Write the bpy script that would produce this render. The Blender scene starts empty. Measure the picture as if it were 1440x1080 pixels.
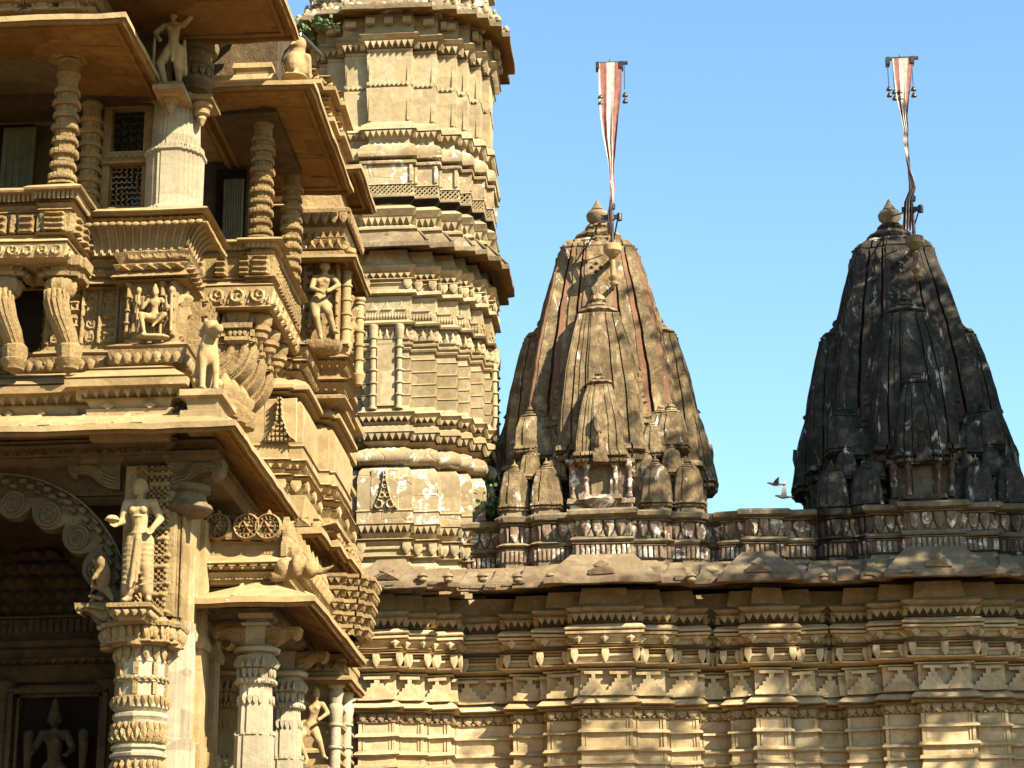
import bpy, bmesh, math, random
import numpy as np
from mathutils import Vector, Matrix
random.seed(7); rng = np.random.default_rng(7)
R = math.radians
SC = bpy.context.scene
COL = SC.collection
# ------------------------------------------------------------------ camera
F_PX = 2950.0                      # focal length in pixels of a 1440 px wide picture
CAM = Vector((0, 0, 1.6)); PITCH = R(17.27); YAW = R(3.7); ROLL = R(0.5)
cam_d = bpy.data.cameras.new('camera'); cam = bpy.data.objects.new('camera', cam_d); COL.objects.link(cam)
cam_d.sensor_width = 36; cam_d.lens = 36*F_PX/1440; cam_d.clip_start = .1; cam_d.clip_end = 3000
ROT = Matrix.Rotation(YAW, 3, 'Z') @ Matrix.Rotation(PITCH+math.pi/2, 3, 'X') @ Matrix.Rotation(-ROLL, 3, 'Z')
cam.matrix_world = Matrix.Translation(CAM) @ ROT.to_4x4()
SC.camera = cam
# ------------------------------------------------------------------ sky, sun, exposure
SUN_EL, SUN_AZ = R(37), R(53)      # azimuth measured from behind the camera towards the right
sdir = Vector((math.sin(SUN_AZ)*math.cos(SUN_EL), -math.cos(SUN_AZ)*math.cos(SUN_EL), math.sin(SUN_EL)))
w = bpy.data.worlds.new('World'); SC.world = w; w.use_nodes = True
nt = w.node_tree; bg = nt.nodes['Background']
sky = nt.nodes.new('ShaderNodeTexSky'); sky.sky_type = 'NISHITA'; sky.sun_disc = False
sky.sun_elevation = SUN_EL; sky.sun_rotation = math.atan2(sdir.x, sdir.y)
sky.altitude = 50; sky.air_density = 1.15; sky.dust_density = .25; sky.ozone_density = .6
tn = nt.nodes.new('ShaderNodeMix'); tn.data_type = 'RGBA'; tn.blend_type = 'MULTIPLY'; tn.inputs[0].default_value = 1; tn.inputs[7].default_value = (.92, 1.16, 1.24, 1)
nt.links.new(sky.outputs[0], tn.inputs[6]); nt.links.new(tn.outputs[2], bg.inputs[0]); bg.inputs[1].default_value = .053
sd = bpy.data.lights.new('sun', 'SUN'); so = bpy.data.objects.new('sun', sd); COL.objects.link(so)
sd.energy = 5.0; sd.angle = R(.5); sd.color = (1, .90, .70)
so.rotation_euler = sdir.to_track_quat('Z', 'Y').to_euler(); so.location = (30, -20, 40)
SC.view_settings.view_transform = 'Standard'; SC.view_settings.look = 'None'
SC.view_settings.exposure = 2.12; SC.view_settings.gamma = 1
SC.render.engine = 'CYCLES'; SC.cycles.max_bounces = 6; SC.cycles.diffuse_bounces = 2

def at(px, py, Y):
    """world point at depth Y that a 1440 px wide picture shows at (px, py)"""
    d = ROT @ Vector(((px-720)/F_PX, -(py-540)/F_PX, -1)); return CAM + d*((Y-CAM.y)/d.y)
def ax(px, py, Y): return at(px, py, Y).x
def az(px, py, Y): return at(px, py, Y).z

# ------------------------------------------------------------------ materials
def mat(name, c1, c2, grime=.5, grime_col=(.05,.04,.028), lime=0., lime_col=(.75,.72,.65), carve=0., carve_s=14., grain=.25, streak=.4, rough=.88, joints=0., top=.6, extra=None, bscale=1., lstretch=1., gscale=1., block=.22, alb=.38):
    c1, c2, lime_col = tuple(x*alb for x in c1), tuple(x*alb for x in c2), tuple(x*.8 for x in lime_col)
    m = bpy.data.materials.new(name); m.use_nodes = True; t = m.node_tree; N = t.nodes; L = t.links
    b = N['Principled BSDF']; b.inputs['Roughness'].default_value = rough; b.inputs['Specular IOR Level'].default_value = .2
    geo = N.new('ShaderNodeNewGeometry'); pos = geo.outputs['Position']
    def noise(scale, detail=5, rgh=.6, vec=None, dist=0):
        n = N.new('ShaderNodeTexNoise'); n.inputs['Scale'].default_value = scale; n.inputs['Detail'].default_value = detail
        n.inputs['Roughness'].default_value = rgh; n.inputs['Distortion'].default_value = dist
        L.new(vec or pos, n.inputs['Vector']); return n.outputs['Fac']
    def ramp(inp, a, bb, ca=(0,0,0,1), cb=(1,1,1,1)):
        r = N.new('ShaderNodeValToRGB'); L.new(inp, r.inputs[0]); r.color_ramp.elements[0].position = a; r.color_ramp.elements[1].position = bb
        r.color_ramp.elements[0].color = ca; r.color_ramp.elements[1].color = cb; return r.outputs[0]
    def mix(f, a, bb, mode='MIX'):
        x = N.new('ShaderNodeMix'); x.data_type = 'RGBA'; x.blend_type = mode
        for s, v in ((0, f), (6, a), (7, bb)):
            if isinstance(v, (int, float)): x.inputs[s].default_value = v
            elif isinstance(v, tuple): x.inputs[s].default_value = (*v[:3], 1)
            else: L.new(v, x.inputs[s])
        return x.outputs[2]
    def math_(op, a, bb):
        x = N.new('ShaderNodeMath'); x.operation = op
        for i, v in enumerate((a, bb)):
            if isinstance(v, (int, float)): x.inputs[i].default_value = v
            else: L.new(v, x.inputs[i])
        return x.outputs[0]
    mp = N.new('ShaderNodeMapping'); mp.inputs['Scale'].default_value = (1, 1, .22); L.new(pos, mp.inputs['Vector'])
    ms = N.new('ShaderNodeMapping'); ms.inputs['Scale'].default_value = (1, 1, lstretch); L.new(pos, ms.inputs['Vector'])
    col = mix(ramp(noise(1.1*bscale, 6), .34, .66), c1, c2)
    col = mix(ramp(noise(9*bscale, 4), .38, .72), col, tuple(x*.82 for x in c1))
    vb = N.new('ShaderNodeTexVoronoi'); vb.distance = 'CHEBYCHEV'; vb.inputs['Scale'].default_value = 1.5; vb.inputs['Randomness'].default_value = .75
    mb_ = N.new('ShaderNodeMapping'); mb_.inputs['Scale'].default_value = (1, 1, 1.9); L.new(pos, mb_.inputs['Vector']); L.new(mb_.outputs[0], vb.inputs['Vector'])
    sb = N.new('ShaderNodeSeparateColor'); L.new(vb.outputs['Color'], sb.inputs[0])
    col = mix(1., col, ramp(sb.outputs[0], .1, .9, (1-block,1-block*1.1,1-block*1.25,1), (1.06,1.06,1.06,1)), 'MULTIPLY')
    if grime > 0:
        g = ramp(noise(2.3*gscale, 9, .72, dist=.5), .63-.3*grime, .75-.24*grime)
        col = mix(math_('MULTIPLY', g, min(1, grime*1.1)), col, grime_col)
        s = ramp(noise(6*bscale, 5, .6, mp.outputs[0]), .56-.2*streak, .82-.1*streak)
        col = mix(math_('MULTIPLY', s, streak), col, grime_col)
        sx = N.new('ShaderNodeSeparateXYZ'); L.new(geo.outputs['True Normal'], sx.inputs[0])
        u = math_('MULTIPLY', ramp(sx.outputs['Z'], .45, .95), ramp(noise(3, 6), .3, .62))
        col = mix(math_('MULTIPLY', u, top), col, tuple(x*1.7 for x in grime_col))
    if lime > 0:
        g = ramp(noise(4.2*bscale, 9, .7, ms.outputs[0], dist=.6), .68-.28*lime, .74-.26*lime)
        col = mix(math_('MULTIPLY', g, .85), col, lime_col)
    if extra: col = extra(N, L, pos, col, mix, noise, ramp, math_)
    L.new(col, b.inputs['Base Color'])
    h = noise(34, 5, .7); bp = N.new('ShaderNodeBump'); bp.inputs['Strength'].default_value = grain; bp.inputs['Distance'].default_value = .02
    L.new(h, bp.inputs['Height']); last = bp
    h2 = noise(5, 6, .65); b2 = N.new('ShaderNodeBump'); b2.inputs['Strength'].default_value = grain*.9; b2.inputs['Distance'].default_value = .06
    L.new(h2, b2.inputs['Height']); L.new(last.outputs[0], b2.inputs['Normal']); last = b2
    if joints:
        # horizontal bed joints and cracks
        wv = N.new('ShaderNodeTexVoronoi'); wv.feature = 'DISTANCE_TO_EDGE'; wv.inputs['Scale'].default_value = joints
        L.new(pos, wv.inputs['Vector']); b4 = N.new('ShaderNodeBump'); b4.inputs['Strength'].default_value = .4; b4.inputs['Distance'].default_value = .02
        L.new(ramp(wv.outputs['Distance'], 0, .018), b4.inputs['Height']); L.new(last.outputs[0], b4.inputs['Normal']); last = b4
    if carve:
        v = N.new('ShaderNodeTexVoronoi'); v.feature = 'SMOOTH_F1'; v.inputs['Scale'].default_value = carve_s; L.new(pos, v.inputs['Vector'])
        wv = N.new('ShaderNodeTexNoise'); wv.inputs['Scale'].default_value = carve_s*1.3; wv.inputs['Distortion'].default_value = 2.5; wv.inputs['Detail'].default_value = 1; L.new(pos, wv.inputs['Vector'])
        hh = math_('ADD', math_('MULTIPLY', v.outputs['Distance'], -1.), ramp(wv.outputs['Fac'], .45, .55))
        b3 = N.new('ShaderNodeBump'); b3.inputs['Strength'].default_value = carve; b3.inputs['Distance'].default_value = .025
        L.new(hh, b3.inputs['Height']); L.new(last.outputs[0], b3.inputs['Normal']); last = b3
    L.new(last.outputs[0], b.inputs['Normal'])
    return m
def simple(name, c, rough=.6, metal=0, noise_amt=.3):
    m = bpy.data.materials.new(name); m.use_nodes = True; N = m.node_tree.nodes; L = m.node_tree.links; b = N['Principled BSDF']
    b.inputs['Roughness'].default_value = rough; b.inputs['Metallic'].default_value = metal; b.inputs['Specular IOR Level'].default_value = .1 if rough > .85 else .4
    n = N.new('ShaderNodeTexNoise'); n.inputs['Scale'].default_value = 9; n.inputs['Detail'].default_value = 6
    g = N.new('ShaderNodeNewGeometry'); L.new(g.outputs['Position'], n.inputs['Vector'])
    r = N.new('ShaderNodeValToRGB'); L.new(n.outputs['Fac'], r.inputs[0]); r.color_ramp.elements[0].position = .35; r.color_ramp.elements[1].position = .7
    r.color_ramp.elements[0].color = (*[x*(1-noise_amt) for x in c], 1); r.color_ramp.elements[1].color = (*[min(1, x*(1+noise_amt*.4)) for x in c], 1)
    L.new(r.outputs[0], b.inputs['Base Color']); return m
G1 = (.10, .065, .03)
M = {}
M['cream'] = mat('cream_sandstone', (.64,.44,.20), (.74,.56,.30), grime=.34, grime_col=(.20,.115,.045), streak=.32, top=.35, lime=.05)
M['carved'] = mat('carved_sandstone', (.56,.38,.165), (.68,.49,.24), grime=.45, grime_col=(.17,.095,.035), streak=.35, carve=.5, carve_s=27, top=.3)
M['pale'] = mat('pale_marble_stone', (.72,.61,.41), (.78,.68,.48), grime=.12, grime_col=(.3,.22,.12), streak=.15, top=.2)
M['paint'] = mat('flaking_red_and_white_paint', (.44,.26,.17), (.60,.48,.34), grime=.4, grime_col=(.06,.04,.02), streak=.5, lime=.55, lime_col=(.78,.72,.6), grain=.4)
M['paint2'] = mat('sooty_red_and_white_paint', (.16,.10,.07), (.26,.2,.14), grime=.6, grime_col=(.03,.02,.012), streak=.5, lime=.3, lime_col=(.42,.38,.32), grain=.4)
M['lip'] = mat('reddish_brown_cornice_edge', (.32,.22,.13), (.46,.35,.22), grime=.5, grime_col=(.06,.035,.02), streak=.3, lime=.12, top=.7, grain=.5)
M['shade'] = mat('under_eave_shade_stone', (.30,.22,.12), (.40,.31,.18), grime=.5, grime_col=(.06,.04,.02), streak=.35, carve=.5, carve_s=24, top=.3)  # shade under the eaves is painted into this darker stone
M['inner'] = mat('interior_shade_stone', (.17,.11,.05), (.24,.16,.08), grime=.5, grime_col=(.02,.013,.006), streak=.3, carve=.4, carve_s=15, top=.3)  # gloom of the covered rooms is put into this dark colour
M['ochre'] = mat('bounce_tinted_soffit_stone', (.36,.18,.045), (.50,.29,.09), grime=.28, grime_col=(.14,.06,.015), streak=.1, top=.3, grain=.15)  # warm bounced light on the undersides is painted into this orange
M['wall'] = mat('buff_wall_stone', alb=.53, c1=(.64,.46,.24), c2=(.76,.61,.38), grime=.26, grime_col=(.20,.12,.055), streak=.3, top=.5, lime=.05)
M['walldk'] = mat('carved_wall_stone', alb=.45, c1=(.54,.39,.20), c2=(.64,.48,.28), grime=.35, grime_col=(.12,.07,.03), streak=.3, carve=.4, carve_s=13, top=.5)
M['tower'] = mat('tower_sandstone', alb=.42, c1=(.62,.47,.25), c2=(.72,.60,.39), grime=.30, grime_col=(.17,.11,.05), streak=.28, top=.7, lime=.10)
M['patch'] = mat('patched_tower_plaster', (.62,.47,.26), (.72,.58,.36), grime=.35, grime_col=(.16,.10,.05), streak=.35, top=.7, lime=.45, joints=1.4)
M['cornice'] = mat('weathered_cornice_stone', (.38,.285,.165), (.55,.43,.26), grime=.5, grime_col=(.07,.045,.025), streak=.35, top=.75, grain=.5, lime=.1)
def spire_mat(name, a, b, grime, gc, lime, lime_col=(.62,.58,.5)):
    return mat(name, a, b, lstretch=.3, gscale=1.7, alb=.44, grime=grime, grime_col=gc, streak=.85, lime=lime, lime_col=lime_col, grain=.6, carve=.12, carve_s=9, top=.5)
M['spire1'] = spire_mat('brown_spire_plaster', (.46,.32,.155), (.70,.53,.31), .70, (.05,.032,.015), .30)
M['spire2'] = spire_mat('blackened_spire_plaster', (.11,.095,.072), (.25,.215,.16), .80, (.013,.011,.009), .34, (.42,.39,.33))
M['red1'] = mat('faded_red_paint', (.38,.17,.10), (.42,.24,.14), grime=.5, grime_col=(.10,.05,.03), streak=.4, lime=.12)
M['red2'] = mat('sooty_red_paint', (.10,.06,.045), (.14,.09,.065), grime=.7, grime_col=(.03,.022,.016), streak=.5, lime=.12)
M['white1'] = mat('flaking_limewash', (.66,.58,.45), (.48,.40,.28), grime=.5, grime_col=(.09,.06,.035), streak=.45)
M['white2'] = mat('sooty_limewash', (.34,.29,.22), (.22,.18,.13), grime=.6, grime_col=(.035,.028,.02), streak=.5)
M['parapet'] = mat('parapet_plaster', (.42,.32,.19), (.56,.45,.29), grime=.55, grime_col=(.05,.035,.022), streak=.5, lime=.15, top=.6, grain=.4)
M['metal'] = simple('dark_iron', (.03,.03,.03), .5, .7)
M['steel'] = simple('grey_steel', (.16,.16,.16), .35, .8)
M['dark'] = simple('dark_interior', (.012,.008,.005), .95)  # near-black sheets stand for the shade inside openings
M['bell'] = simple('tarnished_bell_metal', (.07,.055,.04), .4, .7)
M['green'] = simple('leaf_green', (.05,.11,.025), .7)
M['treeleaf'] = simple('tree_leaf', (.05,.10,.02), .6)
M['bark'] = simple('bark', (.12,.08,.05), .9)
M['feather'] = simple('dark_feather', (.07,.07,.08), .8)
M['featherpale'] = simple('pale_feather', (.3,.3,.32), .8)
M['cloth_w'] = simple('white_flag_cloth', (.33,.28,.24), .8, 0, .3)
M['cloth_r'] = simple('faded_red_flag_cloth', (.17,.06,.045), .8, 0, .4)
M['curtain'] = simple('pale_curtain', (.07,.065,.035), .8)
M['glass'] = simple('dark_window_pane', (.015,.015,.012), .15)
M['ground'] = mat('courtyard_stone', (.20,.15,.09), (.26,.2,.13), grime=.3, grime_col=(.2,.12,.06), streak=.0, top=.3)

# ------------------------------------------------------------------ mesh builder
class MB:
    def __init__(s): s.v = []; s.f = []; s.m = []; s.n = 0; s.mi = 0
    def add(s, vs, fs):
        vs = np.asarray(vs, float).reshape(-1, 3); o = s.n; s.v.append(vs); s.n += len(vs)
        s.f.extend([tuple(i+o for i in f) for f in fs]); s.m.extend([s.mi]*len(fs)); return s
    def box(s, x0, x1, y0, y1, z0, z1):
        x0, x1 = min(x0,x1), max(x0,x1); y0, y1 = min(y0,y1), max(y0,y1); z0, z1 = min(z0,z1), max(z0,z1)
        return s.add([(x0,y0,z0),(x1,y0,z0),(x1,y1,z0),(x0,y1,z0),(x0,y0,z1),(x1,y0,z1),(x1,y1,z1),(x0,y1,z1)],
            [(3,2,1,0),(4,5,6,7),(0,1,5,4),(1,2,6,5),(2,3,7,6),(3,0,4,7)])
    def rings(s, rs, cap0=True, cap1=True, closed=True):
        n = len(rs[0]); o = [p for r in rs for p in r]; fs = []
        for k in range(len(rs)-1):
            for i in range(n if closed else n-1):
                j = (i+1) % n; fs.append((k*n+i, k*n+j, (k+1)*n+j, (k+1)*n+i))
        if cap0: fs.append(tuple(range(n-1, -1, -1)))
        if cap1: fs.append(tuple((len(rs)-1)*n+i for i in range(n)))
        return s.add(o, fs)
    def sweep(s, plan, prof, seg=None, cap=True):
        P, D = offs(plan, seg)
        return s.rings([[(p[0]+d[0]*o, p[1]+d[1]*o, z) for p, d in zip(P, D)] for z, o in prof], cap, cap)
    def lathe(s, cx, cy, prof, n=20, rib=0, ribn=0):
        rs = []
        for z, r in prof:
            ring = []
            for i in range(n):
                a = 2*math.pi*i/n; rr = max(r, .0005)*(1+(rib*math.cos(ribn*a) if ribn else 0)); ring.append((cx+rr*math.cos(a), cy+rr*math.sin(a), z))
            rs.append(ring)
        return s.rings(rs)
    def tube(s, pts, rad, n=8):
        pts = [Vector(p) for p in pts]; rs = []
        up = Vector((.13,.29,.95))
        for i, p in enumerate(pts):
            d = (pts[min(i+1, len(pts)-1)]-pts[max(i-1, 0)]).normalized(); a = d.cross(up)
            if a.length < .05: a = d.cross(Vector((1,0,0)))
            a.normalize(); b = d.cross(a); r = rad[i] if isinstance(rad, (list, tuple)) else rad
            rs.append([tuple(p+a*r*math.cos(-2*math.pi*k/n)+b*r*math.sin(-2*math.pi*k/n)) for k in range(n)])
        return s.rings(rs)
    def grid(s, fn, nu, nv):
        u, v = np.meshgrid(np.linspace(0,1,nu), np.linspace(0,1,nv)); P = fn(u, v)
        P = np.stack([np.broadcast_to(q, u.shape) for q in P], -1).reshape(-1, 3)
        fs = [(j*nu+i, j*nu+i+1, (j+1)*nu+i+1, (j+1)*nu+i) for j in range(nv-1) for i in range(nu-1)]
        return s.add(P, fs)
    def plate(s, o, U, N, outline, t, tc=None):
        """flat ornament: outline (u,v) in metres from o, thickness t along N, centre raised to tc"""
        o = np.array(o, float); U = np.array((U[0], U[1], 0.)); Nn = np.array((N[0], N[1], 0.)); n = len(outline)
        front = [o+U*u+np.array((0,0,v))+Nn*t for u, v in outline]; back = [o+U*u+np.array((0,0,v))-Nn*.004 for u, v in outline]
        c = np.mean(front, 0)+Nn*((tc if tc is not None else t)-t)
        fs = [(i, (i+1) % n, 2*n) for i in range(n)]+[(n+i, n+(i+1) % n, (i+1) % n, i) for i in range(n)]
        return s.add(front+back+[c], fs)
    def build(s, name, m, parent=None, wear=0., smooth=38, loc=None, fix=False):
        V = np.concatenate(s.v) if s.v else np.zeros((0, 3))
        if wear:
            for k in (3.1, 7.3, 17.7):
                a = V*k; V = V + wear*(3.1/k)**.5*np.stack([np.sin(a[:,1]*1.3+a[:,2]*2.1+k), np.sin(a[:,2]*1.7+a[:,0]*1.1+k*2), np.sin(a[:,0]*1.9+a[:,1]*1.4+k*3)], -1)
        if loc is None: loc = V.mean(0)*0 if parent is not None else np.array([(V[:,0].min()+V[:,0].max())/2, (V[:,1].min()+V[:,1].max())/2, V[:,2].min()])
        if parent is not None: loc = np.array(parent_world(parent))
        V = V-np.array(loc)
        me = bpy.data.meshes.new(name); me.from_pydata(V.tolist(), [], s.f)
        for x in (m if isinstance(m, (list, tuple)) else [m]): me.materials.append(M[x] if isinstance(x, str) else x)
        if any(s.m): me.polygons.foreach_set('material_index', s.m)
        me.validate()
        if fix:
            bm = bmesh.new(); bm.from_mesh(me); bmesh.ops.recalc_face_normals(bm, faces=bm.faces); bm.to_mesh(me); bm.free()
        if smooth:
            me.shade_smooth(); me.set_sharp_from_angle(angle=R(smooth))
        me.update()
        o = bpy.data.objects.new(name, me); COL.objects.link(o)
        if parent is not None: o.parent = parent
        else: o.location = loc
        return o
def parent_world(o):
    p = Vector((0,0,0))
    while o is not None: p = p+o.location; o = o.parent
    return p
def offs(plan, seg=None):
    """points and mitre directions of a counter-clockwise plan"""
    n = len(plan); P = []; D = []
    nr = []
    for i in range(n):
        a, b = plan[i], plan[(i+1) % n]; dx, dy = b[0]-a[0], b[1]-a[1]; l = math.hypot(dx, dy) or 1; nr.append((dy/l, -dx/l))
    for i in range(n):
        n1, n2 = nr[i-1], nr[i]; k = 1+n1[0]*n2[0]+n1[1]*n2[1]; k = max(k, .25)
        P.append(plan[i]); D.append(((n1[0]+n2[0])/k, (n1[1]+n2[1])/k))
    if seg:
        P2 = []; D2 = []
        for i in range(n):
            j = (i+1) % n; l = math.hypot(P[j][0]-P[i][0], P[j][1]-P[i][1]); m = max(1, int(l/seg))
            for q in range(m):
                t = q/m; P2.append((P[i][0]+(P[j][0]-P[i][0])*t, P[i][1]+(P[j][1]-P[i][1])*t))
                D2.append((D[i][0]+(D[j][0]-D[i][0])*t, D[i][1]+(D[j][1]-D[i][1])*t))
        return P2, D2
    return P, D
def rect(x0, x1, y0, y1): return [(x0,y0),(x1,y0),(x1,y1),(x0,y1)]
def ratha(cx, cy, st, sc=1., rot=0.):
    """stepped square plan; st = [(half width, distance)...] from the centre face to the corner"""
    q = []
    for i, (h, d) in enumerate(st):
        q.append((h, -d))
        if i+1 < len(st): q.append((h, -st[i+1][1]))
    if abs(st[-1][0]-st[-1][1]) > 1e-6: q.append((st[-1][0], -st[-1][0])); mir = q[:-1]
    else: mir = q[:-1]
    q = q+[(-y, -x) for x, y in reversed(mir)]
    pts = []
    for k in range(4):
        c, s_ = math.cos(k*math.pi/2+rot), math.sin(k*math.pi/2+rot)
        pts += [(cx+sc*(x*c-y*s_), cy+sc*(x*s_+y*c)) for x, y in q]
    return pts
def ngon(cx, cy, r, n, a0=0): return [(cx+r*math.cos(a0+2*math.pi*i/n), cy+r*math.sin(a0+2*math.pi*i/n)) for i in range(n)]
def prof(x, Y0, lst): return sorted([(az(x, y, Y0-o), o) for y, o in lst])
# ---- ornament outlines, u in [-.5,.5], v in [0,1]
SH = dict(
 tri=[(-.46,1),(0,0),(.46,1)],
 tri2=[(-.46,.8),(-.2,.3),(0,0),(.2,.3),(.46,.8),(.46,1),(-.46,1)],
 leaf=[(-.4,1),(-.46,.7),(-.38,.4),(-.15,.12),(0,0),(.15,.12),(.38,.4),(.46,.7),(.4,1)],
 petal=[(-.15,0),(.15,0),(.4,.3),(.45,.6),(.3,.85),(0,1),(-.3,.85),(-.45,.6),(-.4,.3)],
 crest=[(-.45,0),(.45,0),(.4,.3),(.2,.5),(.28,.65),(0,1),(-.28,.65),(-.2,.5),(-.4,.3)],
 diam=[(-.5,.5),(0,0),(.5,.5),(0,1)],
 rect=[(-.4,0),(.4,0),(.4,1),(-.4,1)],
 flute=[(-.3,0),(.3,0),(.34,.5),(.3,1),(-.3,1),(-.34,.5)],
 disc=[(.48*math.cos(a*math.pi/5), .5+.48*math.sin(a*math.pi/5)) for a in range(10)],
 step=[(-.5,0),(.5,0),(.5,.16),(.38,.16),(.38,.34),(.27,.34),(.27,.52),(.17,.52),(.17,.7),(.07,.7),(.07,1),(-.07,1),(-.07,.7),(-.17,.7),(-.17,.52),(-.27,.52),(-.27,.34),(-.38,.34),(-.38,.16),(-.5,.16)])
for k in SH:                         # counter-clockwise seen from the front
    o = SH[k]; A = sum(o[i][0]*o[(i+1) % len(o)][1]-o[(i+1) % len(o)][0]*o[i][1] for i in range(len(o)))
    if A < 0: SH[k] = o[::-1]
def row(mb, plan, off, z0, z1, sp, shape, t=.03, tc=None, w=1., front=None, minlen=.5, ends=False, drop=0):
    """a row of ornaments along every edge of the plan (or only edges passing front(mid, normal))"""
    P, D = offs(plan); n = len(P); h = z1-z0
    for i in range(n):
        j = (i+1) % n; a = (P[i][0]+D[i][0]*off, P[i][1]+D[i][1]*off); b = (P[j][0]+D[j][0]*off, P[j][1]+D[j][1]*off)
        o0 = (P[j][0]-P[i][0], P[j][1]-P[i][1]); dx, dy = b[0]-a[0], b[1]-a[1]; l = math.hypot(dx, dy)
        if l < sp*minlen or o0[0]*dx+o0[1]*dy <= 0: continue
        U = (dx/l, dy/l); N = (U[1], -U[0]); mid = ((a[0]+b[0])/2, (a[1]+b[1])/2)
        if N[1] > .3 and front is None: continue
        if front and not front(mid, N): continue
        k = max(1, round(l/sp)); s = l/k
        for q in range(k):
            if drop and random.random() < drop: continue
            c = (q+.5)*s; mb.plate((a[0]+U[0]*c, a[1]+U[1]*c, z0), U, N, [(u*s*w, v*h) for u, v in SH[shape]], t, tc)
def corners(mb, plan, off, z0, z1, wd, shape, t=.03, tc=None, mids=True):
    """pendants beside every convex corner and in the middle of long faces"""
    P, D = offs(plan); n = len(P); h = z1-z0
    for i in range(n):
        j = (i+1) % n; a = (P[i][0]+D[i][0]*off, P[i][1]+D[i][1]*off); b = (P[j][0]+D[j][0]*off, P[j][1]+D[j][1]*off)
        o0 = (P[j][0]-P[i][0], P[j][1]-P[i][1]); dx, dy = b[0]-a[0], b[1]-a[1]; l = math.hypot(dx, dy)
        if l < wd or o0[0]*dx+o0[1]*dy <= 0: continue
        U = (dx/l, dy/l); N = (U[1], -U[0])
        if N[1] > .3: continue
        cs = [wd*.55, l-wd*.55] if l > 2.1*wd else [l/2]
        if mids and l > 6*wd: cs.append(l/2)
        for c in cs: mb.plate((a[0]+U[0]*c, a[1]+U[1]*c, z0), U, N, [(u*wd, v*h) for u, v in SH[shape]], t, tc)

# ------------------------------------------------------------------ things and parts
def tag(o, label, cat, group=None, kind=None):
    if label: o['label'] = label
    if cat: o['category'] = cat
    if group: o['group'] = group
    if kind: o['kind'] = kind
    return o
def thing(name, loc, label, cat, group=None):
    o = bpy.data.objects.new(name, None); o.empty_display_size = .2; COL.objects.link(o); o.location = loc
    return tag(o, label, cat, group)
def lab(o, l): o['label'] = l; return o

# ------------------------------------------------------------------ relief height functions (metres)
def cap2(x, z, x0, z0, x1, z1, r0, r1=None):
    r1 = r0 if r1 is None else r1; dx, dz = x1-x0, z1-z0; L2 = dx*dx+dz*dz+1e-9
    t = np.clip(((x-x0)*dx+(z-z0)*dz)/L2, 0, 1); d2 = (x-x0-t*dx)**2+(z-z0-t*dz)**2; r = r0+(r1-r0)*t
    return np.sqrt(np.maximum(0, r*r-d2))
def ring2(x, z, cx, cz, R0, r): d = np.hypot(x-cx, z-cz)-R0; return np.sqrt(np.maximum(0, r*r-d*d))
def figure2(x, z, h, pose='stand', fl=1):
    """height field of a carved figure of height h with feet at the origin"""
    x = x*fl/h; z = z/h; c = lambda *a: cap2(x, z, *a)
    H = c(0,.90,.005,.94,.062,.055); H = np.maximum(H, c(0,.99,0,1.06,.05,.02)); H = np.maximum(H, c(0,.84,0,.88,.03))
    if pose == 'stand': hip = (.03,.5); kn = [(-.05,.27),(.10,.26)]; ft = [(-.06,.02),(.09,.02)]; hd = [(-.26,.62),(.22,.48)]; el = [(-.2,.66),(.21,.64)]
    elif pose == 'dance': hip = (.05,.5); kn = [(-.13,.32),(.16,.30)]; ft = [(-.03,.04),(.10,.03)]; hd = [(-.10,1.02),(.27,.60)]; el = [(-.2,.86),(.2,.66)]
    else: hip = (0,.42); kn = [(-.24,.36),(.24,.36)]; ft = [(-.02,.30),(.1,.05)]; hd = [(-.27,.75),(.27,.75)]; el = [(-.22,.58),(.22,.58)]
    H = np.maximum(H, c(0,.78,hip[0]*.5,.62,.105,.075)); H = np.maximum(H, c(hip[0]*.5,.62,hip[0],hip[1],.07,.095))
    H = np.maximum(H, 1.1*c(-.05,.74,-.05,.74,.05)); H = np.maximum(H, 1.1*c(.05,.74,.05,.74,.05))
    for i in (0, 1):
        sg = -1 if i == 0 else 1
        H = np.maximum(H, c(hip[0]+sg*.05, hip[1]-.02, kn[i][0], kn[i][1], .07,.05)); H = np.maximum(H, c(kn[i][0],kn[i][1],ft[i][0],ft[i][1],.045,.03)); H = np.maximum(H, c(ft[i][0],ft[i][1],ft[i][0]+sg*.06,ft[i][1]-.01,.03,.02))
        H = np.maximum(H, c(sg*.11,.80,el[i][0],el[i][1],.042,.034)); H = np.maximum(H, c(el[i][0],el[i][1],hd[i][0],hd[i][1],.034,.028))
    H = np.maximum(H, .8*ring2(x, z, hip[0], hip[1], .1, .018)); H = np.maximum(H, ring2(x, z, 0, .95, .13, .02)*.7)
    return H*h
def scroll2(x, z, H, amp=1.):
    p = H*1.15; k = np.floor(x/p); xl = x-(k+.5)*p; sg = np.where(np.mod(k, 2) == 0, 1., -1.); zc = H/2
    h = ring2(xl, (z-zc)*sg, 0, 0, H*.34, H*.10); h = np.maximum(h, ring2(xl, (z-zc)*sg, H*.08, -H*.06, H*.15, H*.08))
    h = np.maximum(h, cap2(xl, (z-zc)*sg, -H*.5, -H*.3, -H*.2, -H*.32, H*.06)); h = np.maximum(h, cap2(xl,(z-zc)*sg, H*.42,H*.3,H*.55,-.05*H,H*.06)); h = np.maximum(h, cap2(xl,(z-zc)*sg,0,0,.02*H,.02*H,H*.07))
    return h*amp
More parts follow.
